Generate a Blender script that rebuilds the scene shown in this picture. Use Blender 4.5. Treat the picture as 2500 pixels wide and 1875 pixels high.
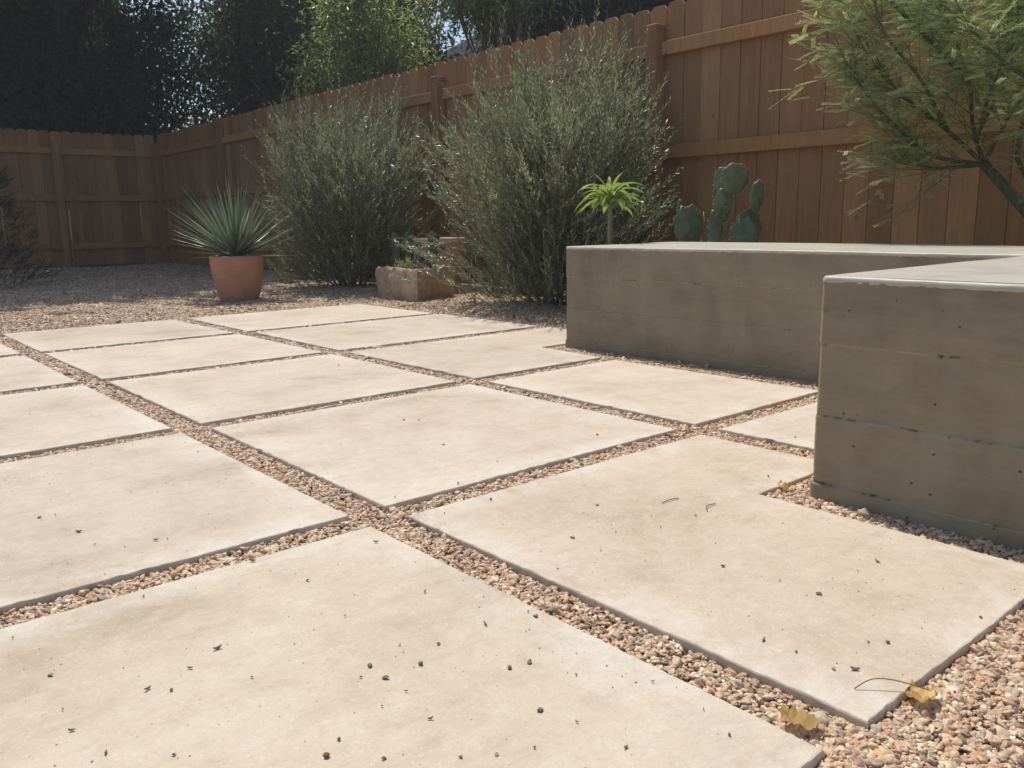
import bpy, bmesh, math, random
import numpy as np
from mathutils import Vector, Matrix, noise as mnoise

for o in list(bpy.data.objects):
    bpy.data.objects.remove(o, do_unlink=True)
SC = bpy.context.scene
COL = SC.collection
rng = np.random.default_rng(7)
random.seed(7)
R_ = math.radians

# ------------------------------------------------------------------ camera
cam_d = bpy.data.cameras.new("camera")
cam = bpy.data.objects.new("camera", cam_d)
COL.objects.link(cam)
CAM = Vector((-0.81467, -1.36759, 0.55638))
right = Vector((0.76027407, -0.64941594, -0.01556543))
down = Vector((-0.13400232, -0.13334092, -0.98196923))
fwd = Vector((0.63563096, 0.74865155, -0.18839889))
m = Matrix((right, -down, -fwd)).transposed().to_4x4()
m.translation = CAM
cam.matrix_world = m
cam_d.sensor_width = 36.0
cam_d.lens = 2070.15 / 2500 * 36.0
cam_d.clip_start = 0.02
cam_d.clip_end = 600
SC.camera = cam

# ------------------------------------------------------------------ light
SUN = Vector((0.14, 0.48, 1.0)).normalized()          # towards the sun
elev = math.asin(SUN.z)
w = bpy.data.worlds.new("World")
SC.world = w
w.use_nodes = True
nt = w.node_tree
bg = nt.nodes["Background"]
sky = nt.nodes.new("ShaderNodeTexSky")
sky.sky_type = 'NISHITA'
sky.sun_disc = False
sky.sun_elevation = elev
sky.sun_rotation = math.atan2(SUN.x, SUN.y)
sky.air_density = 1.0
sky.dust_density = 1.6
nt.links.new(sky.outputs[0], bg.inputs[0])
bg.inputs[1].default_value = 0.14
sun_d = bpy.data.lights.new("sun", 'SUN')
sun_d.energy = 4.2
sun_d.angle = R_(0.53)
sun_d.color = (1.0, 0.93, 0.82)
sun = bpy.data.objects.new("sun", sun_d)
COL.objects.link(sun)
sun.rotation_euler = (-SUN).to_track_quat('-Z', 'Y').to_euler()
sun.location = (0, 0, 20)
vs = SC.view_settings
vs.view_transform = 'Standard'
vs.look = 'None'
vs.exposure = 0.0
vs.gamma = 1.0
vs.use_curve_mapping = False
SC.cycles.max_bounces = 7
SC.cycles.diffuse_bounces = 3
SC.cycles.glossy_bounces = 2
SC.cycles.transmission_bounces = 3
SC.cycles.use_adaptive_sampling = True
SC.cycles.adaptive_threshold = 0.02

# ------------------------------------------------------------------ helpers
def tag(o, label=None, cat=None, group=None, kind=None):
    if label: o["label"] = label
    if cat: o["category"] = cat
    if group: o["group"] = group
    if kind: o["kind"] = kind
    return o

def empty(name, loc=(0, 0, 0), **k):
    o = bpy.data.objects.new(name, None)
    o.empty_display_size = 0.1
    COL.objects.link(o)
    o.location = loc
    return tag(o, **k)

def wloc(o):
    v = Vector((0, 0, 0))
    while o is not None:
        v += o.location
        o = o.parent
    return v

def link(name, me, mat=None, parent=None, loc=(0, 0, 0)):
    o = bpy.data.objects.new(name, me)
    COL.objects.link(o)
    o.location = loc
    if parent is not None:
        o.parent = parent
    if mat is not None and len(me.materials) == 0:
        me.materials.append(mat)
    return o

def np_mesh(name, V, F, smooth=False, var=None, attr="var"):
    """fast mesh from arrays; F is (n,3) or (n,4)"""
    V = np.asarray(V, dtype=np.float32)
    F = np.asarray(F, dtype=np.int32)
    me = bpy.data.meshes.new(name)
    me.vertices.add(len(V)); me.vertices.foreach_set("co", V.ravel())
    n, k = F.shape
    me.loops.add(n * k); me.loops.foreach_set("vertex_index", F.ravel())
    me.polygons.add(n)
    me.polygons.foreach_set("loop_start", np.arange(n, dtype=np.int32) * k)
    me.polygons.foreach_set("loop_total", np.full(n, k, dtype=np.int32))
    if smooth:
        me.polygons.foreach_set("use_smooth", np.ones(n, dtype=bool))
    me.update(calc_edges=True)
    if var is not None:
        a = me.attributes.new(attr, 'FLOAT', 'POINT')
        a.data.foreach_set("value", np.asarray(var, dtype=np.float32))
    return me

class MB:
    """collects vertices and faces (python lists), world coordinates"""
    def __init__(self): self.v = []; self.f = []
    def poly(self, pts):
        b = len(self.v); self.v += [tuple(p) for p in pts]; self.f.append(tuple(range(b, b + len(pts))))
    def box(self, x0, x1, y0, y1, z0, z1):
        b = len(self.v)
        self.v += [(x0, y0, z0), (x1, y0, z0), (x1, y1, z0), (x0, y1, z0), (x0, y0, z1), (x1, y0, z1), (x1, y1, z1), (x0, y1, z1)]
        self.f += [tuple(b + i for i in q) for q in ((3, 2, 1, 0), (4, 5, 6, 7), (0, 1, 5, 4), (1, 2, 6, 5), (2, 3, 7, 6), (3, 0, 4, 7))]
    def tube(self, pts, radii, n=7, cap=True, jit=0.0):
        pts = [Vector(p) for p in pts]
        b = len(self.v)
        up = Vector((0.13, 0.31, 0.94)).normalized()
        for i, p in enumerate(pts):
            t = (pts[min(i + 1, len(pts) - 1)] - pts[max(i - 1, 0)]).normalized()
            s = t.cross(up)
            if s.length < 1e-4: s = t.cross(Vector((1, 0, 0)))
            s.normalize(); q = s.cross(t)
            for k in range(n):
                a = 2 * math.pi * k / n
                r = radii[i] * (1 + jit * (random.random() - .5))
                self.v.append(tuple(p + (s * math.cos(a) + q * math.sin(a)) * r))
        for i in range(len(pts) - 1):
            for k in range(n):
                k2 = (k + 1) % n
                self.f.append((b + i * n + k, b + i * n + k2, b + (i + 1) * n + k2, b + (i + 1) * n + k))
        if cap:
            self.f.append(tuple(b + k for k in range(n))[::-1])
            e = b + (len(pts) - 1) * n
            self.f.append(tuple(e + k for k in range(n)))
    def lathe(self, prof, n=48, c=(0, 0, 0), jit=None):
        b = len(self.v)
        for i, (r, z) in enumerate(prof):
            for k in range(n):
                a = 2 * math.pi * k / n
                rr = r if jit is None else r + jit(a, z)
                self.v.append((c[0] + rr * math.cos(a), c[1] + rr * math.sin(a), c[2] + z))
        for i in range(len(prof) - 1):
            for k in range(n):
                k2 = (k + 1) % n
                self.f.append((b + i * n + k, b + i * n + k2, b + (i + 1) * n + k2, b + (i + 1) * n + k))
    def build(self, name, mat, parent=None, smooth=False):
        off = wloc(parent) if parent is not None else Vector((0, 0, 0))
        me = bpy.data.meshes.new(name)
        me.from_pydata([(a - off.x, b - off.y, c - off.z) for a, b, c in self.v], [], self.f)
        if smooth:
            me.polygons.foreach_set("use_smooth", [True] * len(me.polygons))
        me.update()
        return link(name, me, mat, parent)

def nz(x, y, z=0.0, s=1.0):
    return mnoise.noise(Vector((x * s, y * s, z * s)))

# ------------------------------------------------------------------ materials
def mat(name):
    m = bpy.data.materials.new(name); m.use_nodes = True
    t = m.node_tree
    return m, t, t.nodes["Principled BSDF"], t.nodes["Material Output"]

def N(t, typ, **kw):
    n = t.nodes.new("ShaderNode" + typ)
    for k, v in kw.items():
        if k in ("op",): n.operation = v
        elif hasattr(n, k) and k not in n.inputs: setattr(n, k, v)
        else: n.inputs[k].default_value = v
    return n

def ramp(t, fac, stops):
    r = t.nodes.new("ShaderNodeValToRGB")
    e = r.color_ramp.elements
    while len(e) > 1: e.remove(e[-1])
    e[0].position = stops[0][0]; e[0].color = (*stops[0][1], 1)
    for p, c in stops[1:]:
        x = e.new(p); x.color = (*c, 1)
    t.links.new(fac, r.inputs[0])
    return r.outputs[0]

def math_n(t, op, a, b=None, clamp=False):
    n = t.nodes.new("ShaderNodeMath"); n.operation = op; n.use_clamp = clamp
    for i, x in enumerate((a, b)):
        if x is None: continue
        if isinstance(x, (int, float)): n.inputs[i].default_value = x
        else: t.links.new(x, n.inputs[i])
    return n.outputs[0]

def mixc(t, f, a, b, mode='MIX'):
    n = t.nodes.new("ShaderNodeMix"); n.data_type = 'RGBA'; n.blend_type = mode
    for s, x in ((n.inputs[0], f), (n.inputs[6], a), (n.inputs[7], b)):
        if isinstance(x, (int, float)): s.default_value = x
        elif isinstance(x, tuple): s.default_value = (*x, 1) if len(x) == 3 else x
        else: t.links.new(x, s)
    return n.outputs[2]

def coords(t, kind="Object", scale=(1, 1, 1), rnd=0.0):
    tc = t.nodes.new("ShaderNodeTexCoord")
    mp = t.nodes.new("ShaderNodeMapping")
    mp.inputs["Scale"].default_value = scale
    t.links.new(tc.outputs[kind], mp.inputs[0])
    if rnd:
        oi = t.nodes.new("ShaderNodeObjectInfo")
        cx = t.nodes.new("ShaderNodeCombineXYZ")
        a = math_n(t, 'MULTIPLY', oi.outputs["Random"], rnd)
        for i in range(3): t.links.new(a, cx.inputs[i])
        t.links.new(cx.outputs[0], mp.inputs["Location"])
    return mp.outputs[0]

def noise(t, vec, scale, detail=4, rough=0.55, dist=0.0):
    n = t.nodes.new("ShaderNodeTexNoise")
    n.inputs["Scale"].default_value = scale; n.inputs["Detail"].default_value = detail
    n.inputs["Roughness"].default_value = rough; n.inputs["Distortion"].default_value = dist
    if vec is not None: t.links.new(vec, n.inputs["Vector"])
    return n.outputs["Fac"]

def bump(t, bs, h, strength, dist):
    b = t.nodes.new("ShaderNodeBump"); b.inputs["Strength"].default_value = strength
    b.inputs["Distance"].default_value = dist
    t.links.new(h, b.inputs["Height"]); t.links.new(b.outputs[0], bs.inputs["Normal"])
    return b

def leaf_mat(name, dark, light, trans=0.3, rough=0.4, tcol=None, spec=0.5):
    m, t, bs, out = mat(name)
    at = N(t, "Attribute", attribute_name="var")
    c = ramp(t, at.outputs["Fac"], [(0.0, dark), (1.0, light)])
    t.links.new(c, bs.inputs["Base Color"])
    bs.inputs["Roughness"].default_value = rough
    bs.inputs["Specular IOR Level"].default_value = spec
    if trans > 0:
        tr = t.nodes.new("ShaderNodeBsdfTranslucent")
        if tcol is None: tcol = tuple(min(1, x * k) for x, k in zip(light, (1.5, 1.7, 0.8)))
        t.links.new(mixc(t, 0.5, c, tcol), tr.inputs[0])
        mx = t.nodes.new("ShaderNodeMixShader"); mx.inputs[0].default_value = trans
        t.links.new(bs.outputs[0], mx.inputs[1]); t.links.new(tr.outputs[0], mx.inputs[2])
        t.links.new(mx.outputs[0], out.inputs[0])
    return m

M = {}
def make_materials():
    # paving concrete
    m, t, bs, out = mat("paving_concrete")
    v = coords(t, "Object", (1, 1, 1), 37.0)
    big = noise(t, v, 2.6, 10, 0.70, 0.3)
    med = noise(t, v, 8.0, 10, 0.72, 0.5)
    st = coords(t, "Object", (2.0, 11.0, 1), 21.0)
    strk = noise(t, st, 2.2, 9, 0.68, 0.4)
    fine = noise(t, v, 330, 3, 0.7)
    c = ramp(t, big, [(0.30, (0.35, 0.305, 0.245)), (0.44, (0.455, 0.405, 0.335)), (0.52, (0.495, 0.447, 0.378)), (0.60, (0.52, 0.475, 0.408)), (0.74, (0.575, 0.535, 0.47))])
    c = mixc(t, math_n(t, 'MULTIPLY', ramp(t, med, [(0.47, (0, 0, 0)), (0.62, (1, 1, 1))]), 0.38), c, (0.57, 0.525, 0.455))
    c = mixc(t, math_n(t, 'MULTIPLY', ramp(t, strk, [(0.55, (0, 0, 0)), (0.70, (1, 1, 1))]), 0.42), c, (0.365, 0.32, 0.26))
    oi = t.nodes.new("ShaderNodeObjectInfo")
    c = mixc(t, 1.0, c, oi.outputs["Color"], 'MULTIPLY')
    # pale lime bloom along the edges
    at = N(t, "Attribute", attribute_name="edge")
    e = math_n(t, 'MULTIPLY', at.outputs["Fac"], ramp(t, noise(t, v, 5.5, 9, 0.72, 0.5), [(0.42, (0, 0, 0)), (0.58, (1, 1, 1))]))
    c = mixc(t, math_n(t, 'MULTIPLY', e, 0.68), c, (0.64, 0.60, 0.525))
    # thin dark trowel scratches
    sc = coords(t, "Object", (1.3, 26.0, 1), 53.0)
    scr = noise(t, sc, 1.4, 3, 0.5, 0.3)
    msk = ramp(t, noise(t, v, 1.7, 2), [(0.55, (0, 0, 0)), (0.66, (1, 1, 1))])
    s2 = math_n(t, 'MULTIPLY', ramp(t, scr, [(0.69, (0, 0, 0)), (0.73, (1, 1, 1))]), msk)
    c = mixc(t, math_n(t, 'MULTIPLY', s2, 0.5), c, (0.17, 0.145, 0.12))
    gr = noise(t, v, 42, 6, 0.75)
    c = mixc(t, math_n(t, 'MULTIPLY', ramp(t, gr, [(0.50, (0, 0, 0)), (0.68, (1, 1, 1))]), 0.30), c, (0.37, 0.325, 0.27))
    c = mixc(t, math_n(t, 'MULTIPLY', ramp(t, gr, [(0.32, (1, 1, 1)), (0.46, (0, 0, 0))]), 0.28), c, (0.64, 0.60, 0.53))
    # sand specks
    sp = ramp(t, fine, [(0.60, (0, 0, 0)), (0.70, (1, 1, 1))])
    c = mixc(t, math_n(t, 'MULTIPLY', sp, 0.50), c, (0.25, 0.205, 0.16))
    c = mixc(t, math_n(t, 'MULTIPLY', ramp(t, noise(t, v, 190, 2, 0.6), [(0.60, (0, 0, 0)), (0.70, (1, 1, 1))]), 0.30), c, (0.72, 0.69, 0.62))
    vp = t.nodes.new("ShaderNodeTexVoronoi"); vp.inputs["Scale"].default_value = 75
    t.links.new(v, vp.inputs["Vector"])
    pore = math_n(t, 'MULTIPLY', ramp(t, vp.outputs["Distance"], [(0.07, (1, 1, 1)), (0.14, (0, 0, 0))]), ramp(t, vp.outputs["Color"], [(0.66, (0, 0, 0)), (0.68, (1, 1, 1))]))
    c = mixc(t, math_n(t, 'MULTIPLY', pore, 0.55), c, (0.16, 0.13, 0.10))
    t.links.new(c, bs.inputs["Base Color"])
    bs.inputs["Roughness"].default_value = 0.8
    bs.inputs["Specular IOR Level"].default_value = 0.2
    h = math_n(t, 'ADD', math_n(t, 'MULTIPLY', fine, 0.25), math_n(t, 'ADD', med, math_n(t, 'MULTIPLY', noise(t, v, 60, 3), 0.25)))
    bump(t, bs, h, 0.5, 0.004)
    M["paving"] = m

    # board-formed concrete
    m, t, bs, out = mat("board_formed_concrete")
    v = coords(t, "Object")
    vs_ = coords(t, "Object", (1.2, 1.2, 9.0))
    blot = noise(t, v, 2.8, 10, 0.7, 0.3)
    grain = noise(t, vs_, 4.5, 10, 0.7, 0.4)
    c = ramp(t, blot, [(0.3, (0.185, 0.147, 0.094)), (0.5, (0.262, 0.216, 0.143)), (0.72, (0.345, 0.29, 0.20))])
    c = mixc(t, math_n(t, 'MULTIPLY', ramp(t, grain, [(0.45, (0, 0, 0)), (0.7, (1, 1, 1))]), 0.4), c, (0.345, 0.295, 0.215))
    # broad damp stains running down
    vst = coords(t, "Object", (3.0, 3.0, 0.35))
    c = mixc(t, math_n(t, 'MULTIPLY', ramp(t, noise(t, vst, 2.4, 4, 0.6), [(0.52, (0, 0, 0)), (0.66, (1, 1, 1))]), 0.22), c, (0.40, 0.345, 0.25))
    vo = t.nodes.new("ShaderNodeTexVoronoi"); vo.inputs["Scale"].default_value = 34
    t.links.new(v, vo.inputs["Vector"])
    pit = ramp(t, vo.outputs["Distance"], [(0.03, (1, 1, 1)), (0.10, (0, 0, 0))])
    sel = ramp(t, vo.outputs["Color"], [(0.70, (0, 0, 0)), (0.72, (1, 1, 1))])
    pit = math_n(t, 'MULTIPLY', pit, sel)
    c = mixc(t, math_n(t, 'MULTIPLY', pit, 0.85), c, (0.08, 0.065, 0.05))
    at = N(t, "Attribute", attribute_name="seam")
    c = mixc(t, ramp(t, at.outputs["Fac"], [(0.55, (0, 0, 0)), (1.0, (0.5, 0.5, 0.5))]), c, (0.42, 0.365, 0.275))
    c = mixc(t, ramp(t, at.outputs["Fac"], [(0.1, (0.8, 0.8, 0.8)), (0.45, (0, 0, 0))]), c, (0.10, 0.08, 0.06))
    t.links.new(c, bs.inputs["Base Color"])
    bs.inputs["Roughness"].default_value = 0.8
    bs.inputs["Specular IOR Level"].default_value = 0.25
    h = math_n(t, 'ADD', math_n(t, 'MULTIPLY', grain, 0.5), math_n(t, 'MULTIPLY', noise(t, v, 130, 3), 0.25))
    h = math_n(t, 'SUBTRACT', h, pit)
    bump(t, bs, h, 0.9, 0.005)
    M["board"] = m

    # trowelled bench top
    m, t, bs, out = mat("trowelled_concrete")
    v = coords(t, "Object")
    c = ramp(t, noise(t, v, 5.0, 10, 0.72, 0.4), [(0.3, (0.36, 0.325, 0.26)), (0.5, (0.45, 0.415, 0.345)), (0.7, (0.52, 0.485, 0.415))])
    c = mixc(t, math_n(t, 'MULTIPLY', ramp(t, noise(t, coords(t, "Object", (1, 8, 1)), 4, 4), [(0.5, (0, 0, 0)), (0.7, (1, 1, 1))]), 0.3), c, (0.40, 0.37, 0.31))
    t.links.new(c, bs.inputs["Base Color"])
    bs.inputs["Roughness"].default_value = 0.5
    bump(t, bs, math_n(t, 'ADD', noise(t, v, 9, 4), math_n(t, 'MULTIPLY', noise(t, v, 150, 3), 0.12)), 0.4, 0.006)
    M["trowel"] = m

    # ground under / beyond the pebbles
    m, t, bs, out = mat("gravel_bed")
    v = coords(t, "Object")
    vo = t.nodes.new("ShaderNodeTexVoronoi"); vo.inputs["Scale"].default_value = 88
    t.links.new(v, vo.inputs["Vector"])
    c = ramp(t, vo.outputs["Color"], [(0.1, (0.21, 0.125, 0.072)), (0.45, (0.35, 0.225, 0.138)), (0.7, (0.44, 0.305, 0.195)), (0.95, (0.50, 0.385, 0.265))])
    c = mixc(t, ramp(t, vo.outputs["Distance"], [(0.3, (0, 0, 0)), (0.75, (1, 1, 1))]), c, (0.12, 0.085, 0.06))
    c = mixc(t, math_n(t, 'MULTIPLY', ramp(t, noise(t, v, 0.8, 4), [(0.4, (0, 0, 0)), (0.7, (1, 1, 1))]), 0.35), c, (0.24, 0.17, 0.115))
    t.links.new(c, bs.inputs["Base Color"])
    bs.inputs["Roughness"].default_value = 0.85
    bump(t, bs, math_n(t, 'SUBTRACT', 1.0, vo.outputs["Distance"]), 0.8, 0.012)
    M["bed"] = m

    # pebbles: colour comes with every instance
    m, t, bs, out = mat("pebble_stone")
    at = N(t, "Attribute", attribute_name="col", attribute_type='INSTANCER')
    v = coords(t, "Object")
    c = mixc(t, math_n(t, 'MULTIPLY', ramp(t, noise(t, v, 1.6, 5, 0.65), [(0.4, (0, 0, 0)), (0.75, (1, 1, 1))]), 0.35), at.outputs["Color"], (0.52, 0.42, 0.31))
    t.links.new(c, bs.inputs["Base Color"])
    bs.inputs["Roughness"].default_value = 0.55
    bs.inputs["Specular IOR Level"].default_value = 0.4
    M["pebble"] = m

    # single stones
    for nm, cc in (("stone_white", (0.66, 0.60, 0.52)), ("stone_dark", (0.10, 0.095, 0.105)), ("stone_plum", (0.22, 0.14, 0.125))):
        m, t, bs, out = mat(nm)
        v = coords(t, "Object")
        c = mixc(t, ramp(t, noise(t, v, 90, 5), [(0.35, (0, 0, 0)), (0.75, (1, 1, 1))]), tuple(x * 0.85 for x in cc), tuple(min(1, x * 1.2) for x in cc))
        t.links.new(c, bs.inputs["Base Color"]); bs.inputs["Roughness"].default_value = 0.55
        M[nm] = m

    # cedar fence
    m, t, bs, out = mat("stained_cedar")
    vg = coords(t, "Object", (9, 9, 0.7), 61.0)
    v = coords(t, "Object", (1, 1, 1), 61.0)
    g = noise(t, vg, 3.0, 8, 0.65, 1.4)
    c = ramp(t, g, [(0.25, (0.305, 0.172, 0.084)), (0.5, (0.385, 0.225, 0.113)), (0.75, (0.445, 0.27, 0.142))])
    oi = t.nodes.new("ShaderNodeObjectInfo")
    tint = ramp(t, oi.outputs["Random"], [(0, (0.70, 0.66, 0.64)), (0.25, (1.0, 0.97, 0.93)), (0.5, (1.2, 1.14, 1.06)), (0.75, (0.82, 0.74, 0.68)), (1, (1.1, 1.02, 0.92))])
    c = mixc(t, 1.0, c, tint, 'MULTIPLY')
    c = mixc(t, 1.0, c, oi.outputs["Color"], 'MULTIPLY')
    big = noise(t, v, 1.6, 4, 0.6)
    c = mixc(t, math_n(t, 'MULTIPLY', ramp(t, big, [(0.45, (0, 0, 0)), (0.75, (1, 1, 1))]), 0.35), c, (0.17, 0.10, 0.062))
    vk = coords(t, "Object", (1, 1, 0.62), 61.0)
    vo = t.nodes.new("ShaderNodeTexVoronoi"); vo.inputs["Scale"].default_value = 3.4
    vo.inputs["Randomness"].default_value = 1.0
    t.links.new(vk, vo.inputs["Vector"])
    kn = ramp(t, vo.outputs["Distance"], [(0.03, (1, 1, 1)), (0.07, (0, 0, 0))])
    c = mixc(t, math_n(t, 'MULTIPLY', kn, 0.85), c, (0.045, 0.025, 0.017))
    t.links.new(c, bs.inputs["Base Color"])
    bs.inputs["Roughness"].default_value = 0.75
    bs.inputs["Specular IOR Level"].default_value = 0.25
    bump(t, bs, math_n(t, 'ADD', g, math_n(t, 'MULTIPLY', noise(t, vg, 14, 3), 0.4)), 0.35, 0.003)
    M["cedar"] = m

    # terracotta
    m, t, bs, out = mat("terracotta")
    v = coords(t, "Object")
    vb = coords(t, "Object", (1, 1, 5))
    c = ramp(t, noise(t, v, 5, 5, 0.6, 0.5), [(0.3, (0.42, 0.20, 0.115)), (0.6, (0.53, 0.275, 0.17)), (0.8, (0.58, 0.345, 0.235))])
    c = mixc(t, math_n(t, 'MULTIPLY', ramp(t, noise(t, vb, 6, 4), [(0.5, (0, 0, 0)), (0.75, (1, 1, 1))]), 0.35), c, (0.55, 0.36, 0.26))
    t.links.new(c, bs.inputs["Base Color"]); bs.inputs["Roughness"].default_value = 0.8
    bump(t, bs, math_n(t, 'ADD', noise(t, vb, 12, 4), math_n(t, 'MULTIPLY', noise(t, v, 180, 2), 0.3)), 0.25, 0.004)
    M["terra"] = m

    # rough sandstone trough
    m, t, bs, out = mat("rough_sandstone")
    v = coords(t, "Object")
    c = ramp(t, noise(t, v, 7, 6, 0.65, 0.8), [(0.3, (0.32, 0.215, 0.14)), (0.5, (0.47, 0.35, 0.24)), (0.75, (0.60, 0.48, 0.35))])
    c = mixc(t, math_n(t, 'MULTIPLY', ramp(t, noise(t, v, 9, 6, 0.7), [(0.55, (0, 0, 0)), (0.66, (1, 1, 1))]), 0.65), c, (0.13, 0.11, 0.085))
    t.links.new(c, bs.inputs["Base Color"]); bs.inputs["Roughness"].default_value = 0.9
    bump(t, bs, noise(t, v, 34, 6, 0.7), 0.6, 0.012)
    M["sandstone"] = m

    m, t, bs, out = mat("potting_soil")
    v = coords(t, "Object")
    t.links.new(ramp(t, noise(t, v, 60, 4), [(0.3, (0.03, 0.02, 0.013)), (0.7, (0.11, 0.075, 0.05))]), bs.inputs["Base Color"])
    bs.inputs["Roughness"].default_value = 0.95
    bump(t, bs, noise(t, v, 90, 4), 1.0, 0.01)
    M["soil"] = m

    def bark(name, a, b, sc=18):
        m, t, bs, out = mat(name)
        v = coords(t, "Object", (1, 1, 0.3))
        t.links.new(ramp(t, noise(t, v, sc, 6, 0.65), [(0.3, a), (0.7, b)]), bs.inputs["Base Color"])
        bs.inputs["Roughness"].default_value = 0.85
        bump(t, bs, noise(t, v, sc * 2, 5, 0.7), 0.6, 0.01)
        return m
    M["bark"] = bark("tree_bark", (0.05, 0.038, 0.028), (0.14, 0.11, 0.085))
    M["olive_bark"] = bark("olive_stem_bark", (0.10, 0.085, 0.06), (0.24, 0.21, 0.16), 60)
    M["green_bark"] = bark("green_bark", (0.05, 0.058, 0.025), (0.13, 0.135, 0.065), 40)
    M["twig_bark"] = bark("green_twig_bark", (0.10, 0.13, 0.05), (0.20, 0.25, 0.10), 60)
    M["palm_bark"] = bark("spiny_stem_bark", (0.14, 0.13, 0.085), (0.30, 0.28, 0.19), 120)

    M["olive_leaf"] = leaf_mat("olive_leaf", (0.12, 0.142, 0.085), (0.38, 0.41, 0.275), 0.40, 0.30, (0.36, 0.43, 0.18), 0.6)
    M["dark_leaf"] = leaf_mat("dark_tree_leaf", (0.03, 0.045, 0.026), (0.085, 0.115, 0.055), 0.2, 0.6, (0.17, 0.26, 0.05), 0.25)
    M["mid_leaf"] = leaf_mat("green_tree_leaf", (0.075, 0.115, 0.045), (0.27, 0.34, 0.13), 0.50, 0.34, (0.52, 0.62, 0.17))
    M["feather_leaf"] = leaf_mat("feathery_leaflet", (0.25, 0.33, 0.15), (0.54, 0.63, 0.34), 0.58, 0.42, (0.60, 0.68, 0.24))
    M["conifer_leaf"] = leaf_mat("conifer_spray", (0.035, 0.035, 0.018), (0.115, 0.085, 0.035), 0.12, 0.6)
    M["lime_leaf"] = leaf_mat("lime_green_leaf", (0.20, 0.29, 0.07), (0.31, 0.41, 0.12), 0.42, 0.4, (0.46, 0.56, 0.10))
    M["sprout_leaf"] = leaf_mat("pale_sprout_leaf", (0.24, 0.34, 0.12), (0.42, 0.52, 0.24), 0.4, 0.5, (0.5, 0.6, 0.2))
    M["grass_blade"] = leaf_mat("grass_blade", (0.10, 0.16, 0.03), (0.26, 0.30, 0.09), 0.35, 0.5)
    M["straw"] = leaf_mat("dry_straw", (0.30, 0.22, 0.12), (0.46, 0.36, 0.22), 0.2, 0.7)

    def simple(name, a, b, scale, rough, bmp=0.2, trans=0):
        m, t, bs, out = mat(name)
        v = coords(t, "Object", (1, 1, 1), 9.0)
        f = noise(t, v, scale, 4, 0.6)
        t.links.new(ramp(t, f, [(0.3, a), (0.7, b)]), bs.inputs["Base Color"])
        bs.inputs["Roughness"].default_value = rough
        if bmp: bump(t, bs, f, bmp, 0.004)
        if trans:
            tr = t.nodes.new("ShaderNodeBsdfTranslucent"); tr.inputs[0].default_value = (*b, 1)
            mx = t.nodes.new("ShaderNodeMixShader"); mx.inputs[0].default_value = trans
            t.links.new(bs.outputs[0], mx.inputs[1]); t.links.new(tr.outputs[0], mx.inputs[2])
            t.links.new(mx.outputs[0], out.inputs[0])
        return m
    M["yucca"] = simple("blue_green_sword_leaf", (0.12, 0.175, 0.105), (0.21, 0.28, 0.18), 9, 0.38, 0.1, 0.15)
    M["yucca_pale"] = simple("pale_sword_leaf", (0.34, 0.40, 0.27), (0.48, 0.52, 0.38), 9, 0.5, 0.1, 0.25)
    M["pear"] = simple("prickly_pear_skin", (0.085, 0.108, 0.052), (0.175, 0.205, 0.115), 10, 0.38, 0.3)
    M["pear2"] = simple("small_pear_skin", (0.035, 0.055, 0.03), (0.075, 0.10, 0.05), 20, 0.55, 0.3)
    M["column"] = simple("columnar_cactus_skin", (0.035, 0.068, 0.034), (0.07, 0.115, 0.06), 20, 0.5, 0.3)
    M["spine"] = simple("cactus_spine", (0.45, 0.38, 0.25), (0.6, 0.52, 0.36), 60, 0.6, 0)
    M["bud"] = simple("new_bud_green", (0.22, 0.26, 0.09), (0.34, 0.36, 0.14), 60, 0.5, 0)
    M["dry_leaf"] = simple("yellow_dry_leaf", (0.60, 0.36, 0.11), (0.80, 0.60, 0.27), 45, 0.6, 0.6, 0.3)
    M["rust_leaf"] = simple("rusty_dry_leaf", (0.40, 0.16, 0.045), (0.58, 0.27, 0.08), 45, 0.6, 0.6, 0.25)
    M["pod"] = simple("dry_seed_pod", (0.15, 0.115, 0.07), (0.30, 0.24, 0.15), 160, 0.8, 0.5)
    M["pod_pale"] = simple("bleached_pod", (0.30, 0.26, 0.17), (0.46, 0.41, 0.29), 160, 0.8, 0.5)
    M["pod_green"] = simple("olive_green_pod", (0.12, 0.11, 0.05), (0.26, 0.24, 0.12), 160, 0.7, 0.5)
    M["pod_red"] = simple("reddish_pod", (0.22, 0.07, 0.035), (0.34, 0.13, 0.06), 160, 0.7, 0.5)
    M["twig"] = simple("thin_brown_twig", (0.12, 0.085, 0.05), (0.22, 0.16, 0.10), 80, 0.8, 0.2)
    M["house_wall"] = simple("painted_siding", (0.55, 0.55, 0.52), (0.62, 0.62, 0.60), 6, 0.7, 0.1)
    M["fascia"] = simple("white_fascia_paint", (0.74, 0.76, 0.76), (0.80, 0.81, 0.81), 6, 0.5, 0.05)
    M["roofing"] = simple("pale_grey_roofing", (0.36, 0.41, 0.47), (0.45, 0.50, 0.56), 30, 0.55, 0.2)
make_materials()

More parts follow.
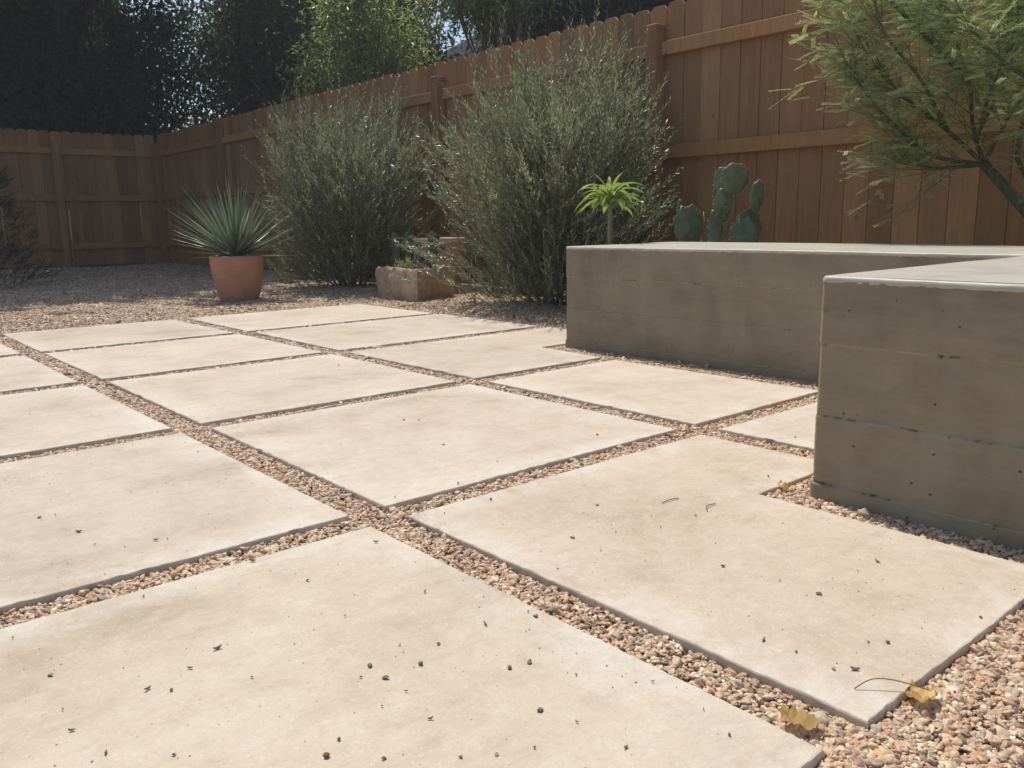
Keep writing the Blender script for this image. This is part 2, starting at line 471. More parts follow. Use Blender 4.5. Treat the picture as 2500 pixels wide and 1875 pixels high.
# ------------------------------------------------------------------ plan of the yard
G = 0.0812 / 2; H = 0.0776 / 2; Q = 0.98619       # half joints and row pitch
BENCH_T = 0.4425
W1U, W1V = 1.855, 1.395        # near end corner of the long bench arm
W2U, W2V = 0.730, -0.490       # corner of the short arm
BK = 2.60
slabs = []
def rect(u0, u1, v0, v1): return [(u0, v0), (u1, v0), (u1, v1), (u0, v1)]
for j in range(-1, 4):
    v0, v1 = j * Q + H, (j + 1) * Q - H
    if j == -1:
        slabs.append(rect(-0.96, -G, -0.9611, v1))
        slabs.append([(G, -0.9663), (0.646, -0.9663), (0.646, -0.425), (1 - G, -0.425), (1 - G, v1), (G, v1)])
        slabs.append(rect(1 + G, 1.6956, -0.40, v1))
    elif j == 0:
        slabs.append(rect(-0.96, -G, v0, v1)); slabs.append(rect(G, 1 - G, v0, v1)); slabs.append(rect(1 + G, 1.6956, v0, v1))
    elif j == 1:
        slabs.append(rect(-0.96, -G, v0, v1)); slabs.append(rect(G, 1 - G, v0, v1))
        slabs.append([(1 + G, v0), (1.705, v0), (1.727, 1.422), (2.2506, 1.422), (2.2506, v1), (1 + G, v1)])
    else:
        slabs.append(rect(-0.96, -G, v0, v1)); slabs.append(rect(G, 1 - G, v0, v1)); slabs.append(rect(1 + G, 2.2506, v0, v1))
for j in range(-1, 4):        # a further column, out of frame
    slabs.append(rect(-1.96, -1 - G, j * Q + H if j > -1 else -0.9611, (j + 1) * Q - H))

def in_patio(u, v, mrg=0.0):
    """array test: inside the outer outline of the paving"""
    a = (v > -0.965 - mrg) & (v < 3.91 + mrg) & (u > -2.0 - mrg) & (u < 2.25 + mrg)
    return a

def ground_z(u, v):
    u = np.asarray(u, float); v = np.asarray(v, float)
    # distance outside the paving
    du = np.maximum(np.maximum(-2.0 - u, u - 2.25), 0); dv = np.maximum(np.maximum(-0.965 - v, v - 3.91), 0)
    d = np.hypot(du, dv)
    z = -0.0135 + 0.009 * np.clip((d - 0.02) / 0.18, 0, 1) * (v > 1.2)
    # pebbles banked up against the long arm of the bench
    z = np.where((u > 1.69) & (u < 2.0) & (v < 1.45) & (v > -0.6), -0.014, z)
    z = z + np.where((u > 0.6) & (u < 1.0) & (v < -0.40), 0.002, 0)
    # soft mounds outside the paving
    mound = 0.030 * np.exp(-(((u - 2.62) / 0.35) ** 2 + ((v - 2.95) / 0.5) ** 2)) + 0.025 * np.exp(-(((u - 3.0) / 0.5) ** 2 + ((v - 5.3) / 0.6) ** 2))
    wob = 0.010 * np.sin(u * 3.1 + 0.7 * v) * np.sin(v * 2.3 - 0.5 * u) + 0.006 * np.sin(7.1 * u + 3.3) * np.sin(6.3 * v)
    z = z + (mound + wob) * np.clip(d / 0.3, 0, 1)
    return z

# ------------------------------------------------------------------ ground sheet
def build_ground():
    us = np.concatenate([[-45, -30, -12, -6, -3.5], np.arange(-2.2, 4.2, 0.05), [5, 7, 10, 16, 30, 50]])
    vs_ = np.concatenate([[-45, -30, -12, -6, -3.5], np.arange(-2.4, 12.6, 0.05), [14, 17, 22, 30, 42, 60]])
    U, V = np.meshgrid(us, vs_, indexing='ij')
    Z = ground_z(U, V) - 0.004
    P = np.stack([U, V, Z], -1).reshape(-1, 3)
    a, b = len(us), len(vs_)
    I = np.arange(a * b).reshape(a, b)
    F = np.stack([I[:-1, :-1], I[1:, :-1], I[1:, 1:], I[:-1, 1:]], -1).reshape(-1, 4)
    o = link("ground", np_mesh("ground", P, F, True), M["bed"])
    tag(o, "gravelly tan yard ground reaching past the fences", None, kind="structure")
build_ground()

# ------------------------------------------------------------------ paving slabs
def offset_poly(pts, d):
    n = len(pts); out = []
    for i in range(n):
        p0, p1, p2 = (Vector(pts[i - 1]).to_2d(), Vector(pts[i]).to_2d(), Vector(pts[(i + 1) % n]).to_2d())
        e1 = (p1 - p0).normalized(); e2 = (p2 - p1).normalized()
        n1 = Vector((e1.y, -e1.x)); n2 = Vector((e2.y, -e2.x))   # outward for CCW
        k = n1 + n2
        k = k / max(k.length_squared / 2, 0.3)
        out.append((p1.x + k.x * d, p1.y + k.y * d))
    return out

def resample(pts, step):
    out = []
    n = len(pts)
    for i in range(n):
        a = Vector(pts[i]); b = Vector(pts[(i + 1) % n]); L = (b - a).length
        k = max(1, int(round(L / (step(a, b) if callable(step) else step))))
        for q in range(k): out.append(tuple(a.lerp(b, q / k)))
    return out

def build_slabs():
    patio = empty("patio", (0, 0, 0), kind="structure", label="patio of square tan concrete slabs with pebble joints")
    for i, poly in enumerate(slabs):
        c = Vector((sum(p[0] for p in poly) / len(poly), sum(p[1] for p in poly) / len(poly)))
        near = (c - CAM.to_2d()).length < 3.6
        stp = 0.009 if near else 0.03
        cnt = [max(1, int(round((Vector(poly[q]) - Vector(poly[(q + 1) % len(poly)])).length / stp))) for q in range(len(poly))]
        def ringpts(off):
            pp = offset_poly(poly, off) if off else poly
            return [tuple(Vector(pp[q]).lerp(Vector(pp[(q + 1) % len(pp)]), w_ / cnt[q])) for q in range(len(pp)) for w_ in range(cnt[q])]
        P = ringpts(0.0)
        rings = [(0.0, -0.10, 0.0), (0.0, -0.010, 0.0), (-0.0004, -0.0028, 0.4), (-0.0016, -0.0007, 1.0), (-0.0034, 0.0, 1.0), (-0.03, 0.0, 0.85), (-0.11, 0.0, 0.0)]
        V = []; E = []
        tilt = (random.uniform(-.0015, .0015), random.uniform(-.0015, .0015))
        for r, (off, z, e) in enumerate(rings):
            Q_ = ringpts(off)
            for k, q in enumerate(Q_):
                x, y = q
                if r in (1, 2, 3):
                    j = 0.0022 * nz(x, y, 3 * i, 62) + 0.0016 * nz(x, y, 3 * i + .5, 16)
                    ch = nz(x, y, i * 1.7, 23)
                    if ch > 0.40: j -= (ch - 0.40) * 0.022
                    d = (Vector((x, y)) - Vector((c.x, c.y)))
                    dd = d.normalized()
                    x += dd.x * j; y += dd.y * j
                V.append((x - c.x, y - c.y, z + tilt[0] * (x - c.x) + tilt[1] * (y - c.y)))
                E.append(0.0 if e is None else e)
        n = len(P); F = []
        for r in range(len(rings) - 1):
            for k in range(n):
                k2 = (k + 1) % n
                F.append((r * n + k, r * n + k2, (r + 1) * n + k2, (r + 1) * n + k))
        F.append(tuple((len(rings) - 1) * n + k for k in range(n)))
        me = bpy.data.meshes.new("slab"); me.from_pydata(V, [], F); me.update()
        a = me.attributes.new("edge", 'FLOAT', 'POINT'); a.data.foreach_set("value", E)
        so = link("slab", me, M["paving"], patio, (c.x, c.y, 0))
        k_ = random.uniform(.91, 1.02); w_ = random.uniform(-.015, .015)
        so.color = (k_ * 1.12, k_ * (1.055 + w_ * .4), k_ * (.995 + w_), 1)
        if len(poly) == 6 and poly[0][0] < .5: so.color = (1.05, .95, .86, 1)      # the tanner notched slab
        if i == 0: so.color = (1.065, .995, .91, 1)
build_slabs()

# ------------------------------------------------------------------ bench
def build_bench():
    root = empty("concrete_bench", (W1U, W1V, 0), label="low L-shaped board-formed concrete bench with rounded pale top", cat="bench")
    ox, oy = W1U, W1V
    poly = [(W2U, -2.8), (BK, -2.8), (BK, W1V), (W1U, W1V), (W1U, W2V), (W2U, W2V)]
    r = 0.009
    pts = []
    n = len(poly)
    for i in range(n):                                   # small chamfer on corners
        p = Vector(poly[i]); a = (Vector(poly[i - 1]) - p).normalized(); b = (Vector(poly[(i + 1) % n]) - p).normalized()
        pts += [tuple(p + a * r), tuple(p + b * r)]
    def step(a, b):
        m_ = (a + b) / 2
        L = (a - b).length
        if L < 0.02: return 1
        if abs(m_.x - W1U) < .01 and m_.y > W2V: return 0.009
        if abs(m_.x - W2U) < .01: return 0.007
        if abs(m_.y - W1V) < .01 or abs(m_.y - W2V) < .01: return 0.014
        return 0.08
    P = resample(pts, step)
    NRM = [Vector(q) - Vector(p) for p, q in zip(P, offset_poly(P, 1.0))]
    seams = [0.024, 0.166, 0.309]
    zs = sorted(set([round(float(q), 4) for q in np.arange(-0.06, BENCH_T - 0.012, 0.0095) if min(abs(q - w_) for w_ in seams) > 0.010] +
                    [round(w_ + q * 0.0016, 4) for w_ in seams for q in range(-6, 7)] + [round(BENCH_T - 0.010, 4)]))
    V = []; SA_ = []
    npt = len(P)
    rr = random.Random(3)
    holes = []
    for k in range(150):
        holes.append((rr.randrange(npt), rr.uniform(0.0, 0.42), rr.uniform(0.004, 0.009) if rr.random() < .25 else rr.uniform(0.002, 0.004)))
    for zi, z in enumerate(zs):
        for k, p in enumerate(P):
            x, y = p
            s = (y if abs(x - W1U) < .02 or abs(x - W2U) < .02 else x) + (7.3 if x < 1.5 else 0)
            d = 0.0012 * nz(s, z, 2.0, 9) + 0.0006 * nz(s, z, 5.0, 60)
            course = sum(z > q for q in seams); sm_v = 0.5
            d += (0.0, 0.0014, -0.0008, 0.0010)[course] + 0.0010 * nz(s, course * 3.1, 0, 1.5)
            for q, sm in enumerate(seams):
                zz = sm + 0.0035 * nz(s, q * 5.0, 1, 3.0) + 0.0012 * nz(s, q * 3.0, 4, 60)
                dz = abs(z - zz)
                hw = 0.0032 + 0.002 * nz(s, q * 2.0, 6, 30)
                if dz < hw:
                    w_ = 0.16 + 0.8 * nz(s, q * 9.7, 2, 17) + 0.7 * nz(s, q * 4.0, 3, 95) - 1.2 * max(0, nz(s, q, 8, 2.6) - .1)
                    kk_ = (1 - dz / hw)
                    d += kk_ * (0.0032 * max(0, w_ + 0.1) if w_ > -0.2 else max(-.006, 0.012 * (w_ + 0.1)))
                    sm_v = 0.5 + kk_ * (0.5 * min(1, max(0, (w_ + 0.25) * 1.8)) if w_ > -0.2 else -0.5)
            if z < seams[0]: d += 0.006
            if r and any(abs(NRM[k].x) > .5 and abs(NRM[k].y) > .5 for _ in (0,)):
                d += 0.0035 * nz(z, s, 1, 45) + 0.003 * nz(z, s, 4, 16)
            V.append((x + NRM[k].x * d - ox, y + NRM[k].y * d - oy, z)); SA_.append(sm_v)
    V = np.array(V)
    idx = np.arange(len(V)).reshape(len(zs), npt)
    W = V.reshape(len(zs), npt, 3)
    for (k, z, rad) in holes:
        for zi, zz in enumerate(zs):
            if abs(zz - z) > rad * 1.4: continue
            for kk in range(k - 3, k + 4):
                q = kk % npt
                dd = math.hypot((P[q][0] - P[k][0]) + (P[q][1] - P[k][1]), zz - z)
                if dd < rad * 1.3:
                    f = (1 - dd / (rad * 1.3)) * rad * 0.9
                    W[zi, q, 0] -= NRM[q].x * f; W[zi, q, 1] -= NRM[q].y * f
    k2 = np.roll(np.arange(npt), -1)
    F = np.stack([idx[:-1][:, np.arange(npt)], idx[:-1][:, k2], idx[1:][:, k2], idx[1:][:, np.arange(npt)]], -1).reshape(-1, 4)
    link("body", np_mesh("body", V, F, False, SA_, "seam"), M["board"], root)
    # rounded trowelled top
    prof = [(-0.004, BENCH_T - 0.0135), (0.0014, BENCH_T - 0.0125), (0.0018, BENCH_T - 0.0085), (0.0010, BENCH_T - 0.0045), (-0.0008, BENCH_T - 0.0018), (-0.0030, BENCH_T - 0.0005), (-0.0060, BENCH_T)]
    V = []; F = []
    for r_, (off, z) in enumerate(prof):
        for k, p in enumerate(P):
            x, y = p
            s = x * 1.3 + y
            jo = 0.0; jz = 0.0
            if r_ in (0, 1): jz = 0.0040 * nz(s, r_, 0, 38) + 0.002 * nz(s, 2, 0, 110); jo = 0.0022 * nz(s, 4, 0, 70)
            elif r_ < 5: jz = 0.0014 * nz(s, 1, 0, 14); jo = 0.0014 * nz(s, 7, 0, 26) + 0.0010 * nz(s, 9, r_, 80)
            und = 0.0022 * nz(x, y, 3, 2.2)
            V.append((x + NRM[k].x * (off + jo) - ox, y + NRM[k].y * (off + jo) - oy, z + jz + und))
    for r_ in range(len(prof) - 1):
        for k in range(npt):
            q = (k + 1) % npt
            F.append((r_ * npt + k, r_ * npt + q, (r_ + 1) * npt + q, (r_ + 1) * npt + k))
    F.append(tuple((len(prof) - 1) * npt + k for k in range(npt)))
    me = bpy.data.meshes.new("top"); me.from_pydata(V, [], F)
    me.polygons.foreach_set("use_smooth", [True] * (len(F) - 1) + [False])
    me.update()
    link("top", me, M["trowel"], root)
build_bench()

# ------------------------------------------------------------------ fences
def picket_mesh(w, h, th=0.016, ear=0.027):
    o = [(-w / 2, 0), (w / 2, 0), (w / 2, h - ear), (w / 2 - ear, h), (-w / 2 + ear, h), (-w / 2, h - ear)]
    bm = bmesh.new()
    f = bm.faces.new([bm.verts.new((0, y, z)) for y, z in o])
    g = bmesh.ops.extrude_face_region(bm, geom=[f])
    for v in g["geom"]:
        if isinstance(v, bmesh.types.BMVert): v.co.x += th
    bmesh.ops.recalc_face_normals(bm, faces=bm.faces)
    bmesh.ops.bevel(bm, geom=[e for e in bm.edges], offset=0.0012, segments=1, affect='EDGES')
    me = bpy.data.meshes.new("picket"); bm.to_mesh(me); bm.free()
    me.materials.append(M["cedar"])
    return me

def box_mesh(name, x, y, z, bev=0.003):
    bm = bmesh.new(); bmesh.ops.create_cube(bm, size=1.0)
    bmesh.ops.scale(bm, vec=(x, y, z), verts=bm.verts)
    bmesh.ops.bevel(bm, geom=list(bm.edges), offset=bev, segments=1, affect='EDGES')
    me = bpy.data.meshes.new(name); bm.to_mesh(me); bm.free()
    me.materials.append(M["cedar"])
    return me

FU = 3.71      # yard face of the pickets
FV = 12.2
def build_fences():
    pk = [picket_mesh(wd, 1.875 + dh) for wd, dh in ((0.1372, 0.0), (0.1385, 0.006), (0.1366, -0.004), (0.1380, 0.003))]
    rail = {}
    post = box_mesh("post", 0.09, 0.09, 1.80, 0.004)
    def run(name, origin, ang, L, s0, posts, label):
        root = empty(name, origin, label=label, cat="fence")
        root.rotation_euler = (0, 0, ang)          # local y runs along the fence, local x points away from the yard
        y = s0; k = 0
        pitch = 0.1412
        while y < L:
            o = link("picket", pk[random.randrange(4)], None, root, (random.uniform(0, 0.0015), y + random.uniform(-.0006, .0006), 0.03 + random.uniform(-.004, .004)))
            o.rotation_euler = (0, 0, 0) if random.random() < .5 else (0, 0, 0)
            o.rotation_euler = (random.uniform(-.0012, .0012), 0, random.uniform(-.004, .004))
            y += pitch; k += 1
        ps = posts
        for p in ps:
            link("post", post, None, root, (-0.051, p, 0.88))
        ends = [s0 - .07] + ps + [L]
        for a, b in zip(ends[:-1], ends[1:]):
            ya = a + (0.046 if a in ps else 0); yb = b - (0.046 if b in ps else 0)
            if yb - ya < 0.1: continue
            key = round(yb - ya, 3)
            if key not in rail: rail[key] = box_mesh("rail", 0.041, key, 0.084, 0.002)
            for z in (1.630, 0.983, 0.30):
                link("rail", rail[key], None, root, (-0.0225, (ya + yb) / 2, z + random.uniform(-.003, .003))).color = (1.14, 1.13, 1.08, 1)
        return root
    run("side_fence", (FU, -3.0, 0.0), 0.0, FV + 3.0 - 0.02, 0.075, [0.62 + 2.4 * k for k in range(7)],
        "stained cedar picket fence with rails and posts running behind the bench")
    run("back_fence", (FU + 0.0, FV, 0.0), math.pi / 2, 9.5, 0.09, [1.4 + 2.4 * k for k in range(4)],
        "dark shaded picket fence closing the far end of the yard")
build_fences()

# ------------------------------------------------------------------ foliage tools
def unit(a): return a / np.maximum(np.linalg.norm(a, axis=-1, keepdims=True), 1e-9)

def leaves(P, D, Nn, L, Wd, var, fold=0.25, droop=0.0):
    """folded diamond leaves: 4 verts, 2 triangles each"""
    D = unit(D); S = unit(np.cross(D, Nn)); U = np.cross(S, D)
    L = np.asarray(L)[:, None]; Wd = np.asarray(Wd)[:, None]
    mid = P + D * L * 0.45
    a = mid + S * Wd / 2 + U * Wd * fold
    b = mid - S * Wd / 2 + U * Wd * fold
    tip = P + D * L - np.array([0, 0, 1.0]) * L * droop
    V = np.stack([P, a, tip, b], 1).reshape(-1, 3)
    i = np.arange(len(P))[:, None] * 4
    F = np.stack([i + np.array([0, 1, 2]), i + np.array([0, 2, 3])], 1).reshape(-1, 3)
    return V, F, np.repeat(np.asarray(var), 4)

def twigs(A, B, C, r, seg=4):
    """thin 3-sided tubes along quadratic curves A,B,C (n,3)"""
    n = len(A); t = np.linspace(0, 1, seg + 1)
    pts = (A[:, None] * ((1 - t) ** 2)[None, :, None] + B[:, None] * (2 * t * (1 - t))[None, :, None] + C[:, None] * (t ** 2)[None, :, None])
    tan = unit(np.gradient(pts, axis=1))
    s = unit(np.cross(tan, np.array([0.21, 0.35, 0.91]))); q = np.cross(s, tan)
    rad = (np.asarray(r)[:, None] * (1 - 0.65 * t)[None, :])[..., None]
    ring = [pts + (s * math.cos(a) + q * math.sin(a)) * rad for a in (0, 2.094, 4.189)]
    V = np.stack(ring, 2).reshape(-1, 3)
    I = np.arange(n * (seg + 1) * 3).reshape(n, seg + 1, 3)
    F = []
    for k in range(3):
        k2 = (k + 1) % 3
        F.append(np.stack([I[:, :-1, k], I[:, :-1, k2], I[:, 1:, k2], I[:, 1:, k]], -1).reshape(-1, 4))
    return V, np.concatenate(F)

def shoots(A, D, L, n, leaf_len, leaf_w, ang, curve, r, rnd, up=np.array([0, 0, 1.0]), start=0.12, wob=0.25):
    """shoots from A along D, bent towards 'up' by curve; returns leaf arrays and twig curves"""
    m_ = len(A); D = unit(D); L = np.asarray(L)
    B = A + D * (L * 0.5)[:, None]
    C = A + D * L[:, None] * 0.92 + up[None] * (L * curve)[:, None]
    t = np.linspace(start, 1, n)[None, :, None]
    pts = A[:, None] * (1 - t) ** 2 + B[:, None] * 2 * t * (1 - t) + C[:, None] * t ** 2
    tan = unit(2 * (1 - t) * (B - A)[:, None] + 2 * t * (C - B)[:, None])
    ref = unit(rnd.normal(size=(m_, 3)))[:, None]
    s = unit(np.cross(tan, np.broadcast_to(ref, tan.shape))); q = np.cross(s, tan)
    ph = (np.arange(n) * 2.4)[None, :, None] + rnd.uniform(0, 6.28, (m_, 1, 1)) + rnd.normal(0, .35, (m_, n, 1))
    side = s * np.cos(ph) + q * np.sin(ph)
    a = ang + rnd.normal(0, .16, (m_, n, 1))
    dirs = tan * np.cos(a) + side * np.sin(a) + rnd.normal(0, wob * .3, (m_, n, 3))
    nrm = np.cross(np.cross(dirs, up), dirs) + rnd.normal(0, .5, dirs.shape)
    ll = leaf_len * rnd.uniform(.65, 1.2, (m_, n)) * (1 - 0.3 * np.linspace(0, 1, n) ** 3)[None]
    return pts.reshape(-1, 3), dirs.reshape(-1, 3), nrm.reshape(-1, 3), ll.ravel(), (A, B, C)

# ------------------------------------------------------------------ olive-like shrubs
def olive_shrub(base, rad, height, nsh, seed, label, extra=(), lean=(0, 0)):
    rnd = np.random.default_rng(seed)
    b = np.array(base)
    root = empty("olive_shrub", base, label=label, cat="shrub", group="grey-green shrubs along the fence")
    mb = MB()
    nodes = []
    for k in range(17):                                        # stems fanning out from the base
        a = 2 * math.pi * k / 17 + rnd.uniform(-.2, .2)
        f = rnd.uniform(.25, .95)
        top = b + np.array([math.cos(a) * rad[0] * f * .75 + lean[0], math.sin(a) * rad[1] * f * .75 + lean[1], height * rnd.uniform(.45, .85) * (1.05 - .35 * f)])
        p0 = b + np.array([math.cos(a), math.sin(a), 0]) * rnd.uniform(.02, .12) + np.array([0, 0, -.03])
        p1 = p0 * .45 + top * .55 + np.array([math.cos(a) * rad[0] * .22, math.sin(a) * rad[1] * .22, -height * .06])
        cur = []
        for t in np.linspace(0, 1, 8):
            cur.append(p0 * (1 - t) ** 2 + p1 * 2 * t * (1 - t) + top * t * t)
        mb.tube(cur, list(np.linspace(.012, .003, 8) * rnd.uniform(.6, 1.1)), 5)
        nodes.append(np.array(cur))
    stm = mb.build("stem", M["olive_bark"], root, True)
    # shoots fill the crown
    A = []; D = []; L = []
    cz = height * .50
    while len(A) < nsh:
        v = rnd.normal(size=3); v /= np.linalg.norm(v)
        rr = rnd.uniform(.12, 1) ** .5
        lump = .96 + .20 * math.sin(3.1 * v[0] + 2.2 * seed) * math.sin(4.3 * v[2] + seed) + .15 * math.sin(6 * v[1] + 5 * v[2] + seed)
        p = np.array([v[0] * rad[0] * rr * lump + lean[0] * .6, v[1] * rad[1] * rr * lump + lean[1] * .6, cz + v[2] * cz * rr * .86 * lump])
        if p[2] < .09: continue
        # narrower near the ground
        wv = np.clip(.80 + p[2] / height * 1.0, 0, 1)
        p[0] *= wv; p[1] *= wv
        if b[0] + p[0] > FU - 0.16: continue
        d = np.array([v[0], v[1], 0]) * 1.0 + np.array([0, 0, .55 + .6 * v[2]]) + rnd.normal(0, .42, 3)
        A.append(b + p); D.append(d); L.append(rnd.uniform(.18, .36) * (1.35 if v[2] > .1 and rnd.random() < .35 else 1))
    for k in range(nsh // 3):                                   # low skirts
        a = rnd.uniform(0, 6.28); f = rnd.uniform(.15, .95)
        p = b + np.array([math.cos(a) * rad[0] * f, math.sin(a) * rad[1] * f, .05 + rnd.uniform(0, .75) ** 1.4 * .8])
        if p[0] > FU - .16: continue
        A.append(p); D.append(np.array([math.cos(a), math.sin(a), rnd.uniform(.0, .9)]) + rnd.normal(0, .3, 3)); L.append(rnd.uniform(.16, .32))
    for (p, d, l) in extra:
        A.append(np.array(p)); D.append(np.array(d)); L.append(l)
    A = np.array(A); D = np.array(D); L = np.array(L)
    A -= unit(D) * L[:, None] * .45
    bad = (A + unit(D) * L[:, None])[:, 0] > FU - 0.06
    D[bad, 0] = -np.abs(D[bad, 0]); 
    A[:, 2] = np.maximum(A[:, 2], .05)
    P, dr, nr, ll, cur = shoots(A, D, L, 26, .042, .0085, .50, .30, None, rnd)
    V1, F1 = twigs(*cur, np.full(len(A), .0022), 4)
    o = np_mesh("twig", V1 - b, F1, True); link("twig", o, M["olive_bark"], stm)
    ok = P[:, 0] < FU - 0.05
    P, dr, nr, ll = P[ok], dr[ok], nr[ok], ll[ok]
    V, F, va = leaves(P - b, dr, nr, ll, ll * rnd.uniform(.16, .23, len(ll)), np.clip(rnd.random(len(ll)) * .75 + np.repeat(rnd.normal(.12, .18, len(A)), 26)[ok], 0, 1))
    me = np_mesh("foliage", V, F, False, va)
    link("foliage", me, M["olive_leaf"], root)
    return root
rx = np.random.default_rng(90)
ex2 = []
for k in range(34):      # long low arms reaching right, over the bench end
    ex2.append(((2.85 + rx.uniform(-.25, .3), 2.15 - rx.uniform(0, .42), .42 + rx.uniform(-.15, .3)), (rx.uniform(-.2, .2), -1.0, rx.uniform(.0, .55)), rx.uniform(.26, .44)))
for k in range(26):      # arms hanging over the stone trough
    ex2.append(((2.50 + rx.uniform(-.12, .3), 3.42 + rx.uniform(-.1, .25), .14 + rx.uniform(0, .28)), (rx.uniform(-.5, .0), 1.0, rx.uniform(-.4, .25)), rx.uniform(.22, .38)))
for k in range(30):      # tall whips at the top
    a = rx.uniform(0, 6.28)
    ex2.append(((3.0 + .45 * math.cos(a), 2.68 + .55 * math.sin(a), 1.35 + rx.uniform(-.1, .15)), (rx.normal(0, .18), rx.normal(0, .25), 1), rx.uniform(.3, .48)))
ex1 = []
for k in range(26):
    a = rx.uniform(0, 6.28)
    ex1.append(((2.95 + .4 * math.cos(a), 5.28 + .55 * math.sin(a), 1.30 + rx.uniform(-.15, .15)), (rx.normal(0, .2), rx.normal(0, .3), 1), rx.uniform(.28, .45)))
olive_shrub((2.98, 5.25, 0.0), (.70, .80), 1.66, 1750, 11, "rounded grey-green shrub with fine leaves behind the potted sword plant", ex1)
olive_shrub((3.02, 2.68, 0.0), (.64, .74), 1.62, 1950, 23, "taller wide grey-green shrub between the stone trough and the bench", ex2)

# ------------------------------------------------------------------ terracotta pot and sword-leaved plant
def terracotta_pot(loc, r, h, label, rim=True):
    mb = MB()
    prof = [(r * .66, 0.0), (r * .72, h * .06), (r * .80, h * .22), (r * .89, h * .45), (r * .965, h * .68), (r * 1.0, h * .84), (r * .995, h * .90), (r * .985, h * .93),
            (r * .985, h * .955), (r * .965, h * .985), (r * .93, h * 1.0), (r * .89, h * .985), (r * .875, h * .94), (r * .86, h * .80)]
    root = empty("terracotta_pot", loc, label=label, cat="pot")
    mb.lathe(prof, 64, loc, lambda a, z: .0015 * math.sin(5 * a + z * 20) + .001 * math.sin(11 * a))
    mb.build("body", M["terra"], root, True)
    s = MB(); s.lathe([(0.0, h * .90), (r * .4, h * .905), (r * .87, h * .895)], 32, loc)
    s.build("soil", M["soil"], root, True)
    return root
POT = (1.80, 4.90, -0.012)
terracotta_pot(POT, .196, .350, "round terracotta pot on the gravel at the edge of the slabs")

def sword_mesh(L, w, bend, mat_):
    V = []; F = []
    n = 9
    for i in range(n + 1):
        t = i / n
        ww = w * (1.0 if t < .22 else max(.04, 1 - ((t - .22) / .78) ** 1.25)) * (0.9 + .1 * min(1, t * 6)) / 2
        z = bend * t * t * L
        V += [(t * L, -ww, z + ww * .35), (t * L, 0, z), (t * L, ww, z + ww * .35)]
    for i in range(n):
        a = i * 3
        F += [(a, a + 1, a + 4, a + 3), (a + 1, a + 2, a + 5, a + 4)]
    me = bpy.data.meshes.new("leaf"); me.from_pydata(V, [], F); me.update()
    me.polygons.foreach_set("use_smooth", [True] * len(F))
    me.materials.append(mat_)
    return me

def sword_plant():
    root = empty("sword_leaf_plant", (POT[0], POT[1], .305), label="spiky blue-green sword-leaved plant growing in the round terracotta pot", cat="plant")
    ms = [sword_mesh(L, w, b, M["yucca"]) for L, w, b in ((.60, .028, .02), (.56, .026, -.03), (.63, .025, .0), (.46, .027, -.06))]
    rnd = random.Random(5)
    n = 124
    for i in range(n):
        f = (i + .5) / n
        el = math.asin(min(.998, max(-.05, -.02 + 1.02 * (f ** .62))))
        az = i * 2.39996 + rnd.uniform(-.2, .2)
        o = link("leaf", ms[3] if el < .25 and rnd.random() < .5 else ms[rnd.randrange(3)], None, root, (.012 * math.cos(az), .012 * math.sin(az), .02 + .03 * f))
        o.rotation_euler = (rnd.uniform(-.6, .6), -el + rnd.uniform(-.06, .06), az)
        s = rnd.uniform(.86, 1.04) * (.80 + .2 * min(1, max(0, el) / .6)); o.scale = (s, 1, 1)
    o = link("leaf", sword_mesh(.20, .026, -.05, M["yucca_pale"]), None, root, (-.07, -.05, .02))
    o.rotation_euler = (1.2, -1.45, math.atan2(fwd.y, fwd.x) + 2.9)
    o["label"] = "short pale leaf standing at the front"
    core = MB(); core.lathe([(.045, 0), (.05, .04), (.03, .10), (.0, .14)], 14, (POT[0], POT[1], .30))
    core.build("crown", M["yucca"], root, True)
sword_plant()

# second pot, mostly hidden behind the trough
terracotta_pot((3.30, 4.36, -0.01), .225, .445, "large reddish pot half hidden behind the stone trough")

# ------------------------------------------------------------------ stone trough with cacti
TR = [(2.64, 4.30), (2.63, 3.72), (3.07, 3.86), (3.09, 4.42)]
def stone_trough():
    root = empty("stone_trough", (2.86, 4.07, -0.01), label="rough-hewn tan stone trough planter with cacti in it", cat="planter")
    ring = resample([TR[0], TR[1], TR[2], TR[3]], 0.014)
    c = Vector((2.86, 4.075))
    rows = [(-.03, .955), (.02, .965), (.05, .985), (.08, .99), (.11, 1.0), (.14, 1.005), (.17, 1.0), (.195, 1.0), (.215, .985), (.228, .955), (.230, .90), (.222, .855), (.20, .84), (.15, .83)]
    V = []; n = len(ring)
    for zi, (z, s) in enumerate(rows):
        for k, p in enumerate(ring):
            d = Vector(p) - c
            x, y = c.x + d.x * s, c.y + d.y * s
            cr = (abs(d.x) / .22) ** 6 + (abs(d.y) / .28) ** 6          # soften corners
            soft = 1 - .05 * min(1, max(0, cr - 1.0))
            j = .013 * nz(x, y, z, 11) + .007 * nz(x, y, z + 3, 28) + .004 * nz(x, y, z + 9, 60)
            dn = d.normalized()
            x = c.x + d.x * s * soft + dn.x * j; y = c.y + d.y * s * soft + dn.y * j
            zz = z
            if zi >= 8: zz += .016 * nz(x, y, 1.3, 9) + .009 * nz(x, y, 4, 30)
            V.append((x, y, zz))
    mb = MB(); mb.v = V
    for r in range(len(rows) - 1):
        for k in range(n):
            k2 = (k + 1) % n
            mb.f.append((r * n + k, r * n + k2, (r + 1) * n + k2, (r + 1) * n + k))
    mb.build("body", M["sandstone"], root, False)
    s = MB()
    s.poly([(c.x + (p[0] - c.x) * .88, c.y + (p[1] - c.y) * .88, .196 + .008 * nz(p[0], p[1], 0, 30)) for p in ring])
    s.build("soil", M["soil"], root)
stone_trough()

